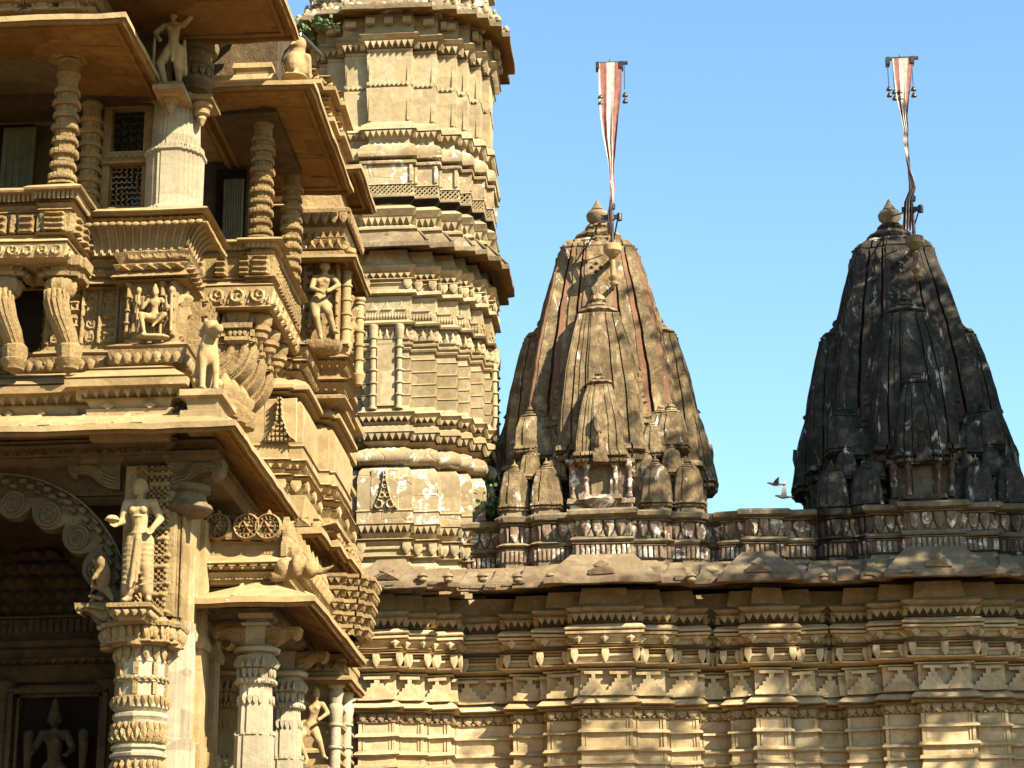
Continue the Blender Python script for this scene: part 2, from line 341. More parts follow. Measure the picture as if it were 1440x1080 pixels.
def relief(mb, p0, U, W, H, hf, res=.012, base=.003, gain=2.1):
    """height field on a vertical rectangle, p0 bottom left, U horizontal direction"""
    U = Vector((U[0], U[1], 0)).normalized(); N = Vector((U.y, -U.x, 0)); nu = max(4, int(W/res)); nv = max(4, int(H/res))
    def fn(u, v):
        h = hf(u*W, v*H)*gain+base; e = (u < 1e-6) | (u > 1-1e-6) | (v < 1e-6) | (v > 1-1e-6); h = np.where(e, -.01, h)
        return (p0[0]+U.x*u*W+N.x*h, p0[1]+U.y*u*W+N.y*h, p0[2]+v*H)
    return mb.grid(fn, nu, nv)
def rosette2(x, z, r):
    d = np.hypot(x, z); a = np.arctan2(z, x)
    h = ring2(x, z, 0, 0, r*.9, r*.1); h = np.maximum(h, ring2(x, z, 0, 0, r*.55, r*.07)*.8)
    h = np.maximum(h, np.where(d < r*.5, r*.14*np.maximum(0, np.cos(a*6))*np.sin(np.clip(d/(r*.5), 0, 1)*math.pi), 0)); h = np.maximum(h, cap2(x, z, 0, 0, .001, 0, r*.17))
    return np.maximum(h, np.where((d > r*.62) & (d < r*.8), r*.1*np.maximum(0, np.cos(a*14)), 0))

# ------------------------------------------------------------------ sculpted bodies
def sculpt(name, prims, m, parent=None, loc=None, voxel=.02, label=None):
    """one continuous surface grown from tapered capsules ('c',p,q,r0,r1), ellipsoids ('e',p,(rx,ry,rz)) and plates ('b',(x0,x1,y0,y1,z0,z1))"""
    mb = MB()
    for p in prims:
        if p[0] == 'c':
            a, b = Vector(p[1]), Vector(p[2]); r0, r1 = p[3], p[4]; d = (b-a); l = d.length or 1e-4; d.normalize()
            q = d.to_track_quat('Z', 'Y'); n = 14; rs = []
            for k in range(6): t = -math.pi/2+k*math.pi/2/5; rs.append((r0*math.sin(t), r0*math.cos(t)+1e-4))
            for k in range(1, 6): t = k*math.pi/2/5; rs.append((l+r1*math.sin(t), r1*math.cos(t)+1e-4))
            rs.insert(6, (l, r1))
            mb.rings([[tuple(a+q @ Vector((r*math.cos(2*math.pi*i/n), r*math.sin(2*math.pi*i/n), z))) for i in range(n)] for z, r in rs])
        elif p[0] == 'e':
            c, (rx, ry, rz) = p[1], p[2]; n = 16; e = p[3] if len(p) > 3 else None
            rot = Matrix.Rotation(e[0], 3, e[1]) if e else Matrix.Identity(3)
            mb.rings([[tuple(Vector(c)+rot @ Vector((rx*math.cos(t)*math.cos(2*math.pi*i/n), ry*math.cos(t)*math.sin(2*math.pi*i/n), rz*math.sin(t)))) for i in range(n)] for t in [(-.5+k/9)*math.pi*.998 for k in range(10)]])
        else: mb.box(*p[1])
    o = mb.build(name, m, parent, smooth=0, loc=loc)
    md = o.modifiers.new('r', 'REMESH'); md.mode = 'VOXEL'; md.voxel_size = voxel; md.use_smooth_shade = True
    m2 = o.modifiers.new('s', 'SMOOTH'); m2.iterations = 1; m2.factor = .5
    dg = bpy.context.evaluated_depsgraph_get(); me = bpy.data.meshes.new_from_object(o.evaluated_get(dg)); o.modifiers.clear(); old = o.data; o.data = me; me.name = name; bpy.data.meshes.remove(old)
    return o
def turn(prims, base, a=0., s=1., sx=1.):
    """place a sculpture list designed around the origin: turned by a about Z, scaled by s, standing at base"""
    c, n = math.cos(a), math.sin(a); T = lambda p: (base[0]+s*(p[0]*sx*c-p[1]*n), base[1]+s*(p[0]*sx*n+p[1]*c), base[2]+s*p[2]); out = []
    for p in prims:
        if p[0] == 'c': out.append(('c', T(p[1]), T(p[2]), p[3]*s, p[4]*s))
        elif p[0] == 'e': out.append(('e', T(p[1]), tuple(r*s for r in p[2]), (a, 'Z') if abs(a) > 1e-4 and len(p) < 4 else (p[3] if len(p) > 3 else None)))
    return out

# =================================================================== THE SETTING
gm = MB(); gm.box(-400, 400, -60, 900, -.5, 0); tag(gm.build('ground', 'ground', smooth=0), 'sandy stone paving of the temple courtyard', 'ground', kind='structure')

# =================================================================== SHRINE WALL
WY = 36.0
segs = [(300,36.35),(505,36.0),(556,36.2),(596,36.42),(633,36.95),(722,36.6),(769,36.25),(817,35.9),(889,36.15),(936,36.42),(982,36.85),(1027,36.55),(1062,36.25),(1110,36.55),(1148,36.85),(1191,36.5),(1243,36.2),(1294,35.9),(1369,36.15),(1416,36.42),(1462,36.85),(1520,36.5),(1570,36.2),(1700,36.5)]
segs = [(p_, 35.9+(Y_-35.9)*.72) for p_, Y_ in segs]
def plan_from(segs, yref, back, xend):
    pts = []
    for i, (px, Y) in enumerate(segs):
        Yp = segs[i-1][1] if i else Y
        x = ax(px, yref, min(Y, Yp))
        if i: pts.append((x, Yp))
        pts.append((x, Y))
    pts.append((ax(xend, yref, Y), Y)); pts += [(pts[-1][0], back), (pts[0][0], back)]
    return pts
wplan = plan_from(segs, 985, 44.5, 1900)
wall = thing('shrine_wall', (ax(980,1000,38), 38, 0), 'long buff stone wall with stepped bays and heavy weathered cornice below the two spires', 'wall')
zw = lambda y, o=0: az(530, y, WY-o)
def wsweep(name, lst, m, deco=None, x=530, Y0=WY, wear=.006, plan=None, seg=.3, label=None):
    p = prof(x, Y0, lst); b = MB(); b.sweep(plan or wplan, p, seg=seg)
    if deco: deco(b)
    o = b.build(name, m, wall, wear=wear)
    if label: o['label'] = label
    return o
cs = [(2000, 0)]
z_bottom = zw(1085)
# plain courses with thin lips
b = MB(); p = [(0, 0)]; yy = []
for k in range(9, -1, -1):
    p += [(z_bottom-.62*k-.62*.35, 0), (z_bottom-.62*k-.62*.35, .06), (z_bottom-.62*k-.62*.27, .06), (z_bottom-.62*k-.62*.27, 0)] if z_bottom-.62*k-.4 > .3 else []
p += [(zw(1081),0),(zw(1080,.06),.06),(zw(1076,.06),.06),(zw(1075),.01),(zw(1064),.01),(zw(1063,.06),.055),(zw(1061,.08),.08),(zw(1057,.06),.05),(zw(1056),.0),
      (zw(1037),0),(zw(1036,.07),.07),(zw(1033,.07),.06),(zw(1031),0),(zw(1017),0)]
p = sorted(set(p), key=lambda q: q[0]); b.sweep(wplan, p, seg=.3)
# narrow vertical edge fillets on every bay
for (x0, y0), (x1, y1) in zip(wplan[:-3], wplan[1:-2]):
    if abs(y0-y1) < 1e-6 and x1-x0 > .35:
        for e in (x0, x1): b.box(e-.05 if e == x1 else e, e if e == x1 else e+.05, y0-.018, y0+.02, zw(1150), zw(1018)); b.box(e-.10 if e == x1 else e+.075, e-.075 if e == x1 else e+.10, y0-.014, y0+.02, zw(1150), zw(1018))
b.build('wall_courses', 'wall', wall, wear=.006)
def d(b): row(b, wplan, .0, zw(1015), zw(1005), .17, 'leaf', .05, .07); row(b, wplan, .0, zw(1016.5), zw(1013.5), .085, 'tri', .035)
wsweep('leaf_frieze', [(1017,.0),(1016,.035),(1015,0),(1004,0),(1003,.03),(1001.5,.03)], 'walldk', d)
wsweep('sloping_ledge', [(1001,.0),(999.5,.15),(995,.17),(990,.10),(987,.04)], 'wall')
def d(b): 
    row(b, wplan, .0, zw(985.5), zw(953), .48, 'step', .12, .12, w=1.02)
    row(b, wplan, .0, zw(986), zw(984), .3, 'rect', .125, .125, w=1.25)
    row(b, wplan, .0, zw(957), zw(953), .48, 'rect', .126, .126, w=.9)
wsweep('stepped_frieze', [(987,.0),(950,.0),(949,.06),(947,.06)], 'wall', d)
def d(b): corners(b, wplan, .17, zw(939,.2), zw(920,.2), .14, 'leaf', .05, .07)
wsweep('pendant_band', [(947,-.03),(941,-.03),(940,.19),(938,.20),(937,.10),(931,.12),(930,.16),(927,.16),(926,.1),(923,.1),(922,.2),(919,.22),(918,.05)], 'wall', d, wear=.004)
def d(b): corners(b, wplan, .1, zw(912,.14), zw(898,.14), .16, 'diam', .09, .13)
wsweep('roll_band', [(917.8,.05),(915,.05),(914,.15),(912,.16),(911,.1),(906,.12),(904,.16),(901,.1),(900,.2),(898,.24),(895,.24),(894,.17),(892,.25),(890,.26),(886,.2),(885,.06)], 'wall', d)
def d(b): row(b, wplan, .13, zw(881,.18), zw(870.5,.18), .13, 'tri2', .07, .08)
wsweep('toothed_band', [(884.8,.03),(881.5,.03),(881,.12),(871,.12),(870,.22),(862,.24),(859,.18),(858,.0),(836,-.05)], 'walldk', d)
# cornice
csegs0 = [(250,35.35),(490,35.08),(598,35.22),(640,35.5),(682,35.42),(722,35.28),(765,35.0),(928,35.18),(975,35.42),(1010,35.12),(1128,35.38),(1170,35.46),(1212,35.25),(1245,35.02),(1400,35.18),(1444,35.42),(1490,35.2),(1700,35.4)]
csegs = [(p_, Y_+.13) for p_, Y_ in csegs0]
cplan = plan_from(csegs, 822, 44.2, 1900)
zc = lambda y, Y=35.21: az(530, y, Y)
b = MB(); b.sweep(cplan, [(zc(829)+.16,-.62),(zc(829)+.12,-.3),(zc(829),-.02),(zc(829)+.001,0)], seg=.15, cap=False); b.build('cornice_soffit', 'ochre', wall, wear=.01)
b = MB(); b.sweep(cplan, [(zc(829)+.002,-.01),(zc(829)+.02,.02),(zc(820),.015),(zc(818)+.02,-.02),(zc(818)+.03,-.06)], seg=.15, cap=False)
random.seed(9)
for k in range(46):                                   # broken and patched edge stones
    i = random.randrange(1, len(cplan)-3); a, c = cplan[i], cplan[i+1]
    if abs(a[1]-c[1]) > .01: continue
    t = random.random(); x = a[0]+(c[0]-a[0])*t; s = random.uniform(.02,.05)
    b.box(x-s*3, x+s*3, a[1]-.03-s*.3, a[1]+.05, zc(826)+random.uniform(0,.06), zc(820)+s*.3)
b.build('cornice_lip', 'lip', wall, wear=.007)
b = MB(); b.sweep(cplan, [(zc(818)+.0,-.05),(zc(818)+.05,-.08),(zc(818)+.33,-.50),(zc(818)+.42,-.62)], seg=.2, cap=False); b.build('cornice', 'cornice', wall, wear=.006)
ci = 0
for (p0, Y), (p1, _) in zip(csegs[1:-1], csegs[2:]):    # separate sloping slabs with bevelled flanks
    x0, x1 = ax(p0, 822, Y), ax(p1, 822, Y); z0 = zc(818)+.035; Lx = x1-x0
    if Lx < .35: continue
    big = Lx > 1.2; q = min(.42 if big else .16, Lx*.3); h = .40 if big else .26
    r0 = [(x0+.06,Y+.05,z0),(x1-.06,Y+.05,z0),(x1-q,Y+.50,z0+h),(x0+q,Y+.50,z0+h)]; r1 = [(x0+.13,Y+.12,z0+.10),(x1-.13,Y+.12,z0+.10),(x1-q-.03,Y+.50,z0+h+.06),(x0+q+.03,Y+.50,z0+h+.06)]
    b = MB(); b.rings([[(x, y, z-.12) for x, y, z in r0], r0, r1]); b.box(x0+q, x1-q, Y+.48, Y+.9, z0, z0+h+.05); b.build('cornice_slab', 'cornice', wall, wear=.005)
    if big:
        b = MB(); cx = (x0+x1)/2; b.plate((cx, Y+.03, z0+.0), (1,0), (0,-1), [(u*.5, v*.26) for u, v in SH['crest']], .03, .09); b.add([(cx-.22,Y+.03,z0),(cx+.22,Y+.03,z0),(cx,Y+.4,z0+.3)], [(0,1,2)]); b.build('antefix', 'lip', wall, wear=.008)
for px in (594, 630, 678, 727, 774, 972, 1158):                # small corner knobs
    b = MB(); Y = 35.2; x, z = ax(px, 815, Y), az(px, 819, Y); b.lathe(x, Y, [(z,.05),(z+.03,.08),(z+.08,.07),(z+.1,.1),(z+.14,.07),(z+.18,.01)], 10); b.build('corner_knob', 'cornice', wall, wear=.004)
# roof and parapet
zp = lambda y, Y=36.05: az(855, y, Y)
b = MB(); b.box(wplan[0][0]+.5, wplan[-3][0]-.5, 36.9, 44.3, zc(818)+.1, zp(792)); b.build('flat_roof', 'cornice', wall)
pplan = plan_from([(640,36.70),(722,36.45),(769,36.2)]+[q for q in segs if q[0] > 800], 985, 44.5, 1900)
pplan = [(x, y+.15 if y < 40 else y-1.5) for x, y in pplan]
def psweep(name, lst, m, deco=None, seg=.3):
    p_ = sorted([(zp(y), o) for y, o in lst]); b = MB(); b.sweep(pplan, p_, seg=seg, cap=True)
    if deco: deco(b)
    return b.build(name, m, wall, wear=.009)
psweep('parapet_plinth', [(812,.12),(800,.12),(799,.2),(794,.22),(792,.08),(786,.04),(785,.04)], 'parapet')
def d(b): row(b, pplan, .06, zp(783), zp(767.5), .09, 'flute', .03, .045, drop=.06)
o = psweep('fluted_band', [(784.8,.05),(784,.09),(783,.06),(767,.06),(766,.1),(765,.1)], ['lip'], None)
b = MB(); d(b); b.build('flutes', 'paint', o, wear=.004)
psweep('parapet_roll', [(764.8,.0),(763.5,.02),(763,.1),(760,.13),(757,.1),(755,.02),(754.5,0)], 'parapet')
o = psweep('petal_frieze', [(754.3,-.02),(731,-.02),(730,.06),(728.5,.06)], 'parapet')
b = MB(); row(b, pplan, -.02, zp(754), zp(731), .20, 'leaf', .05, .11, w=.92, drop=.03); b.build('petals', 'paint', o, wear=.006)
b = MB(); row(b, [(x+.1,y) for x,y in pplan], -.02, zp(754), zp(744), .20, 'crest', .03, .04, w=.5, drop=.4)
P0, _ = offs(pplan)
b.build('petal_tips', 'white1', o, wear=.006)
psweep('parapet_cap', [(728.4,.0),(727,.12),(725,.17),(720,.19),(717,.14),(716,-.1)], 'parapet')

# =================================================================== SPIRES
UN = [(.25,1.0),(.31,.965),(.35,.80),(.47,.935),(.60,.905),(.64,.74),(.80,.87),(.85,.85)]
def curve(t, p=1.5): return 1-max(0, t)**p
def spire_body(b, cx, cy, z0, z1, w0, w1, rows=18, p=1.55, mi=0, stripes=None, un=UN, caph=.035):
    rs = []; zs = []
    for k in range(rows+1):
        t = k/rows; rs.append(w1+(w0-w1)*curve(t, p)); zs.append(z0+(z1-z0)*t)
    b.mi = mi; b.rings([[(x, y, z) for x, y in ratha(cx, cy, un, s)] for s, z in zip(rs, zs)])
    H = z1-z0
    b.rings([[(x, y, z) for x, y in ratha(cx, cy, un, s)] for s, z in ((w1*1.0,z1-H*caph*1.3),(w1*1.05,z1-H*caph*1.3),(w1*1.04,z1),(w1*.9,z1+.02))], False, True)
    if stripes is not None:
        stripes.mi = 0; spans = [(-.31,.31,.965),(.35,.60,.905),(-.60,-.35,.905),(.64,.84,.85),(-.84,-.64,.85)]
        for rot in range(4):
            c, s_ = math.cos(rot*math.pi/2), math.sin(rot*math.pi/2)
            for u0, u1, dd in spans:
                for e0, e1 in (((u0, u0+.075), (u1-.075, u1)) if dd > .9 else ((u0+.0, u0+.07), (u1-.07, u1))):
                    vs = []; fs = []
                    for k in range(rows+1):
                        for u, o in ((e0,.0),(e0,.010),(e1,.010),(e1,.0)):
                            x, y = u*rs[k], -(dd*rs[k]+o); vs.append((cx+x*c-y*s_, cy+x*s_+y*c, zs[k]))
                    for k in range(rows): fs += [(4*k+i, 4*k+i+1, 4*k+i+5, 4*k+i+4) for i in range(3)]
                    stripes.add(vs, fs)
def crown(cx, cy, z, r, name, m, parent, sub=True):
    """ribbed disc, rope rings and pot finial; r = disc radius"""
    b = MB(); b.lathe(cx, cy, [(z-.01*r,r*.55),(z+.1*r,r*.6)], 20)
    n = 48; pr = [(z+.08*r,.72),(z+.13*r,.92),(z+.25*r,1.0),(z+.38*r,.93),(z+.46*r,.75),(z+.5*r,.55)]
    b.lathe(cx, cy, [(a, q*r) for a, q in pr], n, rib=.045, ribn=16)
    b.lathe(cx, cy, [(z+.46*r,.62*r),(z+.56*r,.66*r),(z+.62*r,.5*r),(z+.62*r,.42*r),(z+.72*r,.52*r),(z+.8*r,.5*r),(z+.84*r,.3*r)], n, rib=.05, ribn=14)
    d_ = b.build('crown_disc', m, parent, wear=.008*min(1, r*2))
    fz = z+.82*r; r0 = r; r = r*(1.45 if r > .4 else 1.); z = fz-.82*r
    b = MB(); b.lathe(cx, cy, [(z+.82*r,.2*r),(z+.86*r,.3*r),(z+.9*r,.18*r),(z+.95*r,.22*r),(z+1.05*r,.31*r),(z+1.18*r,.33*r),(z+1.28*r,.27*r),(z+1.32*r,.16*r),(z+1.34*r,.2*r),(z+1.38*r,.17*r),(z+1.5*r,.1*r),(z+1.62*r,.04*r),(z+1.68*r,.005)], 20)
    b.build('finial', 'cornice', parent)
UNM = [(.40,1.0),(.44,.94),(.84,.90),(.88,.88)]
def mini(parent, cx, cy, z0, z1, w0, w1, m, name='miniature_spire', ms=None, rows=8, crown_r=None, base=True, pot=True, p=2.3):
    """a whole little spire as one part with its crown as sub-parts"""
    b = MB(); st = MB() if ms else None; spire_body(b, cx, cy, z0, z1, w0, w1, rows, p, stripes=st, un=UN if w0 > .45 else UNM)
    if base:
        zz = z0; h = w0*.16
        b.rings([[(x, y, z) for x, y in ratha(cx, cy, UN, s)] for s, z in ((w0*.9,zz-2.6*h),(w0*.9,zz-2.2*h),(w0*1.06,zz-2.2*h),(w0*1.1,zz-1.6*h),(w0*.95,zz-1.3*h),(w0*.92,zz-.9*h),(w0*1.12,zz-.8*h),(w0*1.1,zz-.2*h),(w0*1.,zz+.03))], True, False)
        row(b, ratha(cx, cy, UN, w0*.95), .0, zz-1.2*h, zz-.75*h, max(.07, w0*.16), 'tri', w0*.1, front=lambda mm, N: N[1] < .3)
    r = crown_r or w1*.92
    b.lathe(cx, cy, [(z1,r*.6),(z1+.1*r,r*.62),(z1+.1*r,r*.85),(z1+.25*r,r*1.05),(z1+.42*r,r*.9),(z1+.5*r,r*.5),(z1+.6*r,r*.6),(z1+.75*r,r*.5),(z1+.8*r,r*.25),(z1+.95*r,r*.42),(z1+1.15*r,r*.36),(z1+1.3*r,r*.14),(z1+1.7*r,.004)], 24, rib=.05, ribn=12)
    o = b.build(name, m, parent, wear=.005)
    if st: st.build('painted_edge_band', ms, o)
    return o
def spire(name, axis_px, label, m, mred, mwhite, seed):
    random.seed(seed); cy = 38.5; cx = ax(axis_px, 520, cy); Zf = lambda y, Y: az(axis_px, y, Y)
    z_roof = zp(800)
    T = thing(name, (cx, cy, z_roof), label, 'spire')
    z0, z1 = Zf(655, cy-1.6), Zf(346, cy-.8)
    b = MB(); st = MB(); spire_body(b, cx, cy, z0, z1, 1.62, .80, 34, 1.75, stripes=st)
    H_ = z1-z0
    for t_ in (.0,.045,.09,.15,.16):                    # carved courses round the foot of the spire
        s_ = .80+.82*curve(t_, 1.75); za_ = z0+H_*t_
        b.rings([[(x, y, z) for x, y in ratha(cx, cy, UN, q)] for q, z in ((s_-.01,za_),(s_+.035,za_+.01),(s_+.045,za_+.06),(s_+.02,za_+.10),(s_-.01,za_+.11))]); row(b, ratha(cx, cy, UN, s_), .0, za_+.11, za_+.2, .13, 'crest', .03, .06, front=lambda mm, N: True)
    o = b.build('spire_body', m, T, wear=.006); st.build('painted_edge_band', mred, o, wear=.006)
    # vent near the top of the front face: dark plates paint the shade of four holes
    b = MB(); zv = Zf(376, cy-.95); yv = cy-.935
    s_t = lambda z: .80+(.82)*curve((z-z0)/(z1-z0), 1.75)
    for dx, dz in ((-.09,0),(.09,0),(0,.085),(0,-.085)): b.plate((cx-.03+dx, cy-s_t(zv+dz)-.004, zv+dz-.05), (1,0), (0,-1), [(u*.09, v*.09) for u, v in SH['diam']], .012)
    b.build('vent', 'dark', T, smooth=0)
    b = MB(); b.rings([[(x, y, z) for x, y in ratha(cx, cy, UN, s)] for s, z in ((.80,z1-.02),(.77,z1+.02),(.79,z1+.05),(.76,z1+.12),(.68,z1+.21),(.56,z1+.29),(.42,z1+.36))], True, True)
    b.lathe(cx, cy, [(z1+.1,.5),(z1+.14,.70),(z1+.21,.74),(z1+.28,.64),(z1+.33,.45)], 64, rib=.05, ribn=20)
    b.build('shoulder', m, T, wear=.012)
    for k in range(4):                      # little guardian masks on the shoulder
        a = k*math.pi/2; qx, qy = cx+.62*math.sin(a), cy-.62*math.cos(a)
        sculpt('shoulder_mask', [('e',(qx,qy,z1+.19),(.09,.09,.10)),('e',(qx+.05*math.cos(a),qy+.05*math.sin(a),z1+.25),(.05,.05,.05)),('e',(qx-.05*math.cos(a),qy-.05*math.sin(a),z1+.25),(.05,.05,.05)),('e',(qx+.08*math.sin(a),qy-.08*math.cos(a),z1+.15),(.06,.06,.04))], m, T, voxel=.025)
    crown(cx, cy, z1+.32, .47, 'crown', m, T)
    def Rt(k, u, v):
        v = v*(.82 if k % 2 else 1.); a = k*math.pi/2; return (cx+u*math.cos(a)-v*math.sin(a), cy+u*math.sin(a)+v*math.cos(a))
    # base drum of stepped mouldings
    bz = Zf(728, cy-2.1)
    plan2 = ratha(cx, cy, [(.52,2.1),(.60,1.85),(1.28,1.85),(1.4,1.62),(1.86,1.62)] )
    b = MB(); b.sweep(ratha(cx, cy, [(.5,1.98),(.56,1.8),(1.2,1.8),(1.26,1.55),(1.7,1.55),(1.75,1.5)][:5]), [(z_roof,0),(bz-.05,0),(bz-.04,.08),(bz+.06,.1),(bz+.08,0),(bz+.35,-.05),(bz+.36,.05),(bz+.42,.06),(bz+.43,.0)], seg=.3); b.rings([[(x, y, z) for x, y in ratha(cx, cy, UN, s)] for s, z in ((1.5,bz+.3),(1.5,z0-.5),(1.56,z0-.48),(1.56,z0-.4),(1.5,z0-.38),(1.5,z0+.05))]); b.build('base_drum', m, T, wear=.012)
    for k in range(4):
        x, y = Rt(k, 0, -1.30); o = mini(T, x, y, Zf(628, cy-1.9), Zf(442, cy-1.6), .84, .42, m, 'attached_spire', None, rows=18, crown_r=.38, p=2.0)
        x, y = Rt(k, 0, -1.96); mini(T, x, y, Zf(640, cy-2.2), Zf(545, cy-2), .50, .24, m, 'attached_spire', None, rows=12, crown_r=.26, p=1.9)
        # corner strings of little spires climbing beside the central ones
        for sg in (-1, 1):
            x, y = Rt(k, sg*1.0, -1.42); mini(T, x, y, Zf(640, cy-1.5), Zf(603, cy-1.5), .27, .17, m, rows=6)
            x, y = Rt(k, sg*.62, -1.62); mini(T, x, y, Zf(655, cy-1.5), Zf(628, cy-1.5), .22, .15, m, rows=6)
            x, y = Rt(k, sg*1.30, -1.36); mini(T, x, y, Zf(628, cy-1.5), Zf(585, cy-1.5), .30, .2, m, rows=6)
            x, y = Rt(k, sg*.80, -1.86); mini(T, x, y, Zf(672, cy-1.8), Zf(648, cy-1.8), .19, .13, m, rows=6)
            x, y = Rt(k, sg*1.28, -1.74); mini(T, x, y, Zf(668, cy-1.8), Zf(640, cy-1.8), .2, .14, m, rows=6)
            x, y = Rt(k, sg*.78, -1.40)
            b = MB(); za = Zf(600, cy-1.4)
            for q in range(4):
                r = .15-.018*q; zq = za+q*.42; b.lathe(x+(cx-x)*.02*q, y+(cy-y)*.055*q, [(zq-.12,r*.6),(zq,r*.6),(zq+.02,r*1.05),(zq+.08,r*1.1),(zq+.1,r*.6),(zq+.14,r*.9),(zq+.2,r*.9),(zq+.24,r*.5),(zq+.3,r*.6),(zq+.36,r*.35),(zq+.42,.03)], 14, rib=.06, ribn=7)
            b.build('turned_shaft', m, T, wear=.012)
            # front row of miniature spires standing on the parapet posts
            x, y = Rt(k, sg*.98, -1.98); mini(T, x, y, Zf(708, cy-2.1), Zf(660, cy-2.1), .29, .19, m, rows=10, crown_r=.16)
            x, y = Rt(k, sg*1.56, -1.86); mini(T, x, y, Zf(708, cy-2.1), Zf(660, cy-2.1), .29, .19, m, rows=10, crown_r=.16)
            for u, v in ((.98,-1.98),(1.56,-1.86)):
                x, y = Rt(k, sg*u, v); zb = Zf(708, cy-2.1); Q = ratha(x, y, [(.11,.25),(.185,.215)]); b = MB()
                b.sweep(Q, sorted([(z_roof-.1,.05),(zp(785),.04),(zp(784),.05),(zp(766),.05),(zp(764),.08),(zp(763.5),-.02),(zp(762),.0),(zp(759),.09),(zp(755),.02),(zp(754),-.03),(zp(731),-.03),(zp(730),.04),(zp(728.5),.04),(zp(728),-.01),(zp(726),.08),(zp(719),.10),(zp(716),.03),(zb-.02,.0)]))
                b.mi = 1; FA = lambda mm, N_: True
                row(b, Q, -.02, zp(754), zp(732), .13, 'leaf', .05, .08, w=.95, front=FA); row(b, Q, .05, zp(783), zp(767), .085, 'flute', .025, .04, front=FA); b.build('corner_pedestal', ['parapet' if m == 'spire1' else m, 'paint' if m == 'spire1' else 'paint2'], T, wear=.003)
        # niche aedicule at the foot of the central face
        U = (math.cos(k*math.pi/2), math.sin(k*math.pi/2)); N = (U[1], -U[0])
        zn0, zn1 = Zf(702, cy-2.3), Zf(650, cy-2.3)
        def bx(b_, u0, u1, v0, v1, za, zb):
            pts = [Rt(k, u0, v0), Rt(k, u1, v0), Rt(k, u1, v1), Rt(k, u0, v1)]; b_.rings([[(q[0], q[1], za) for q in pts], [(q[0], q[1], zb) for q in pts]])
        b = MB(); bx(b, -.56,.56,-2.15,-1.5, zn0-.75, zn1+.02); bx(b, -.62,.62,-2.22,-1.5, zn1, zn1+.07); bx(b, -.36,.36,-2.36,-1.5, zn1-.02, zn1+.1); bx(b, -.3,.3,-2.3,-1.5, zn1+.1, zn1+.16)
        bx(b, -.6,.6,-2.22,-1.5, zn0-.06, zn0+.03); bx(b, -.38,.38,-2.4,-1.5, zn0-.02, zn0+.06); bx(b, -.5,.5,-2.2,-1.5, zn0-.72, zn0-.62); bx(b, -.6,.6,-2.24,-1.5, zn0-.24, zn0-.17)
        for sg in (-1, 1):
            for q in (.26, .50): 
                x, y = Rt(k, sg*q, -2.3 if q < .3 else -2.18); H = zn1-zn0-.06
                b.lathe(x, y, [(zn0+.05,.06),(zn0+.1,.06),(zn0+.12,.045),(zn0+.05+H*.45,.04),(zn0+.05+H*.5,.06),(zn0+.05+H*.55,.04),(zn0+.05+H*.8,.04),(zn0+.05+H*.85,.065),(zn1,.07)], 12)
            pl = Rt(k, sg*.47-.06, -2.15)
        # hanging bowl under the sill and petals
        x, y = Rt(k, 0, -2.2); b.lathe(x, y, [(zn0-.2,.04),(zn0-.16,.16),(zn0-.08,.28),(zn0-.02,.33)], 18)
        o = b.build('niche', 'paint' if m == 'spire1' else 'paint2', T, wear=.01); lab(o, 'small pillared niche with a blind window at the foot of the spire')
        b = MB(); bx(b, -.17,.17,-2.175,-2.14, zn0+.08, zn1-.04); b.build('niche_panel', 'cornice' if m == 'spire1' else 'white2', o)
        b = MB()
        P_ = [Rt(k, -.62, -2.15), Rt(k, .62, -2.15), Rt(k, .62, -1.6), Rt(k, -.62, -1.6)]
        row(b, P_, .0, zn0-.62, zn0-.28, .2, 'petal', .04, .09, w=.9, front=lambda mm, N_: True); b.build('petals', 'paint' if m == 'spire1' else 'paint2', o, wear=.004)
        # small window plates on the attached spires
        x, y = Rt(k, 0, -1.96-.47); b = MB(); zz = Zf(655, cy-2.2); b.plate((x, y, zz), U, N, [(u*.3, v*.55) for u, v in SH['crest']], .1, .16); b.plate((x, y, zz+.55), U, N, [(u*.22, v*.4) for u, v in SH['petal']], .08, .12); b.build('crest_plaque', m, T, wear=.01)
    random.seed(seed)
    return T, cx, cy
S1, s1x, s1y = spire('shrine_spire', 845, 'brown curved temple spire with faded red edge bands, lit by the sun, nearer the tower', 'spire1', 'red1', 'white1', 3)
S2, s2x, s2y = spire('shrine_spire', 1265, 'soot-blackened curved temple spire standing in shade at the right of the roof', 'spire2', 'red2', 'white2', 5)
for o in (S1, S2): o['group'] = 'curved spires on the shrine roof'

# small seated guardians on the shoulders of the lower spires
def seated(h=.42):
    s = h/.42; P = lambda x, y, z: (x, y, z)
    return [('e',(0,0,.06),(.13,.10,.06)),('c',(0,0,.08),(0,0,.24),.085,.075),('e',(0,-.01,.34),(.058,.062,.07)),('c',(0,0,.24),(0,0,.31),.035,.035),
      ('c',(-.08,0,.25),(-.13,-.05,.15),.032,.027),('c',(-.13,-.05,.15),(-.04,-.11,.13),.027,.024),('c',(.08,0,.25),(.14,-.04,.16),.032,.027),('c',(.14,-.04,.16),(.09,-.12,.10),.027,.024),
      ('c',(-.05,-.02,.07),(-.14,-.11,.09),.05,.04),('c',(-.14,-.11,.09),(-.03,-.13,.03),.038,.03),('c',(.05,-.02,.07),(.14,-.11,.09),.05,.04),('c',(.14,-.11,.09),(.1,-.13,.0),.038,.03),
      ('e',(0,-.065,.335),(.014,.018,.02)),('c',(0,.01,.38),(0,.01,.43),.04,.015),('e',(-.058,0,.34),(.015,.02,.03)),('e',(.058,0,.34),(.015,.02,.03))]
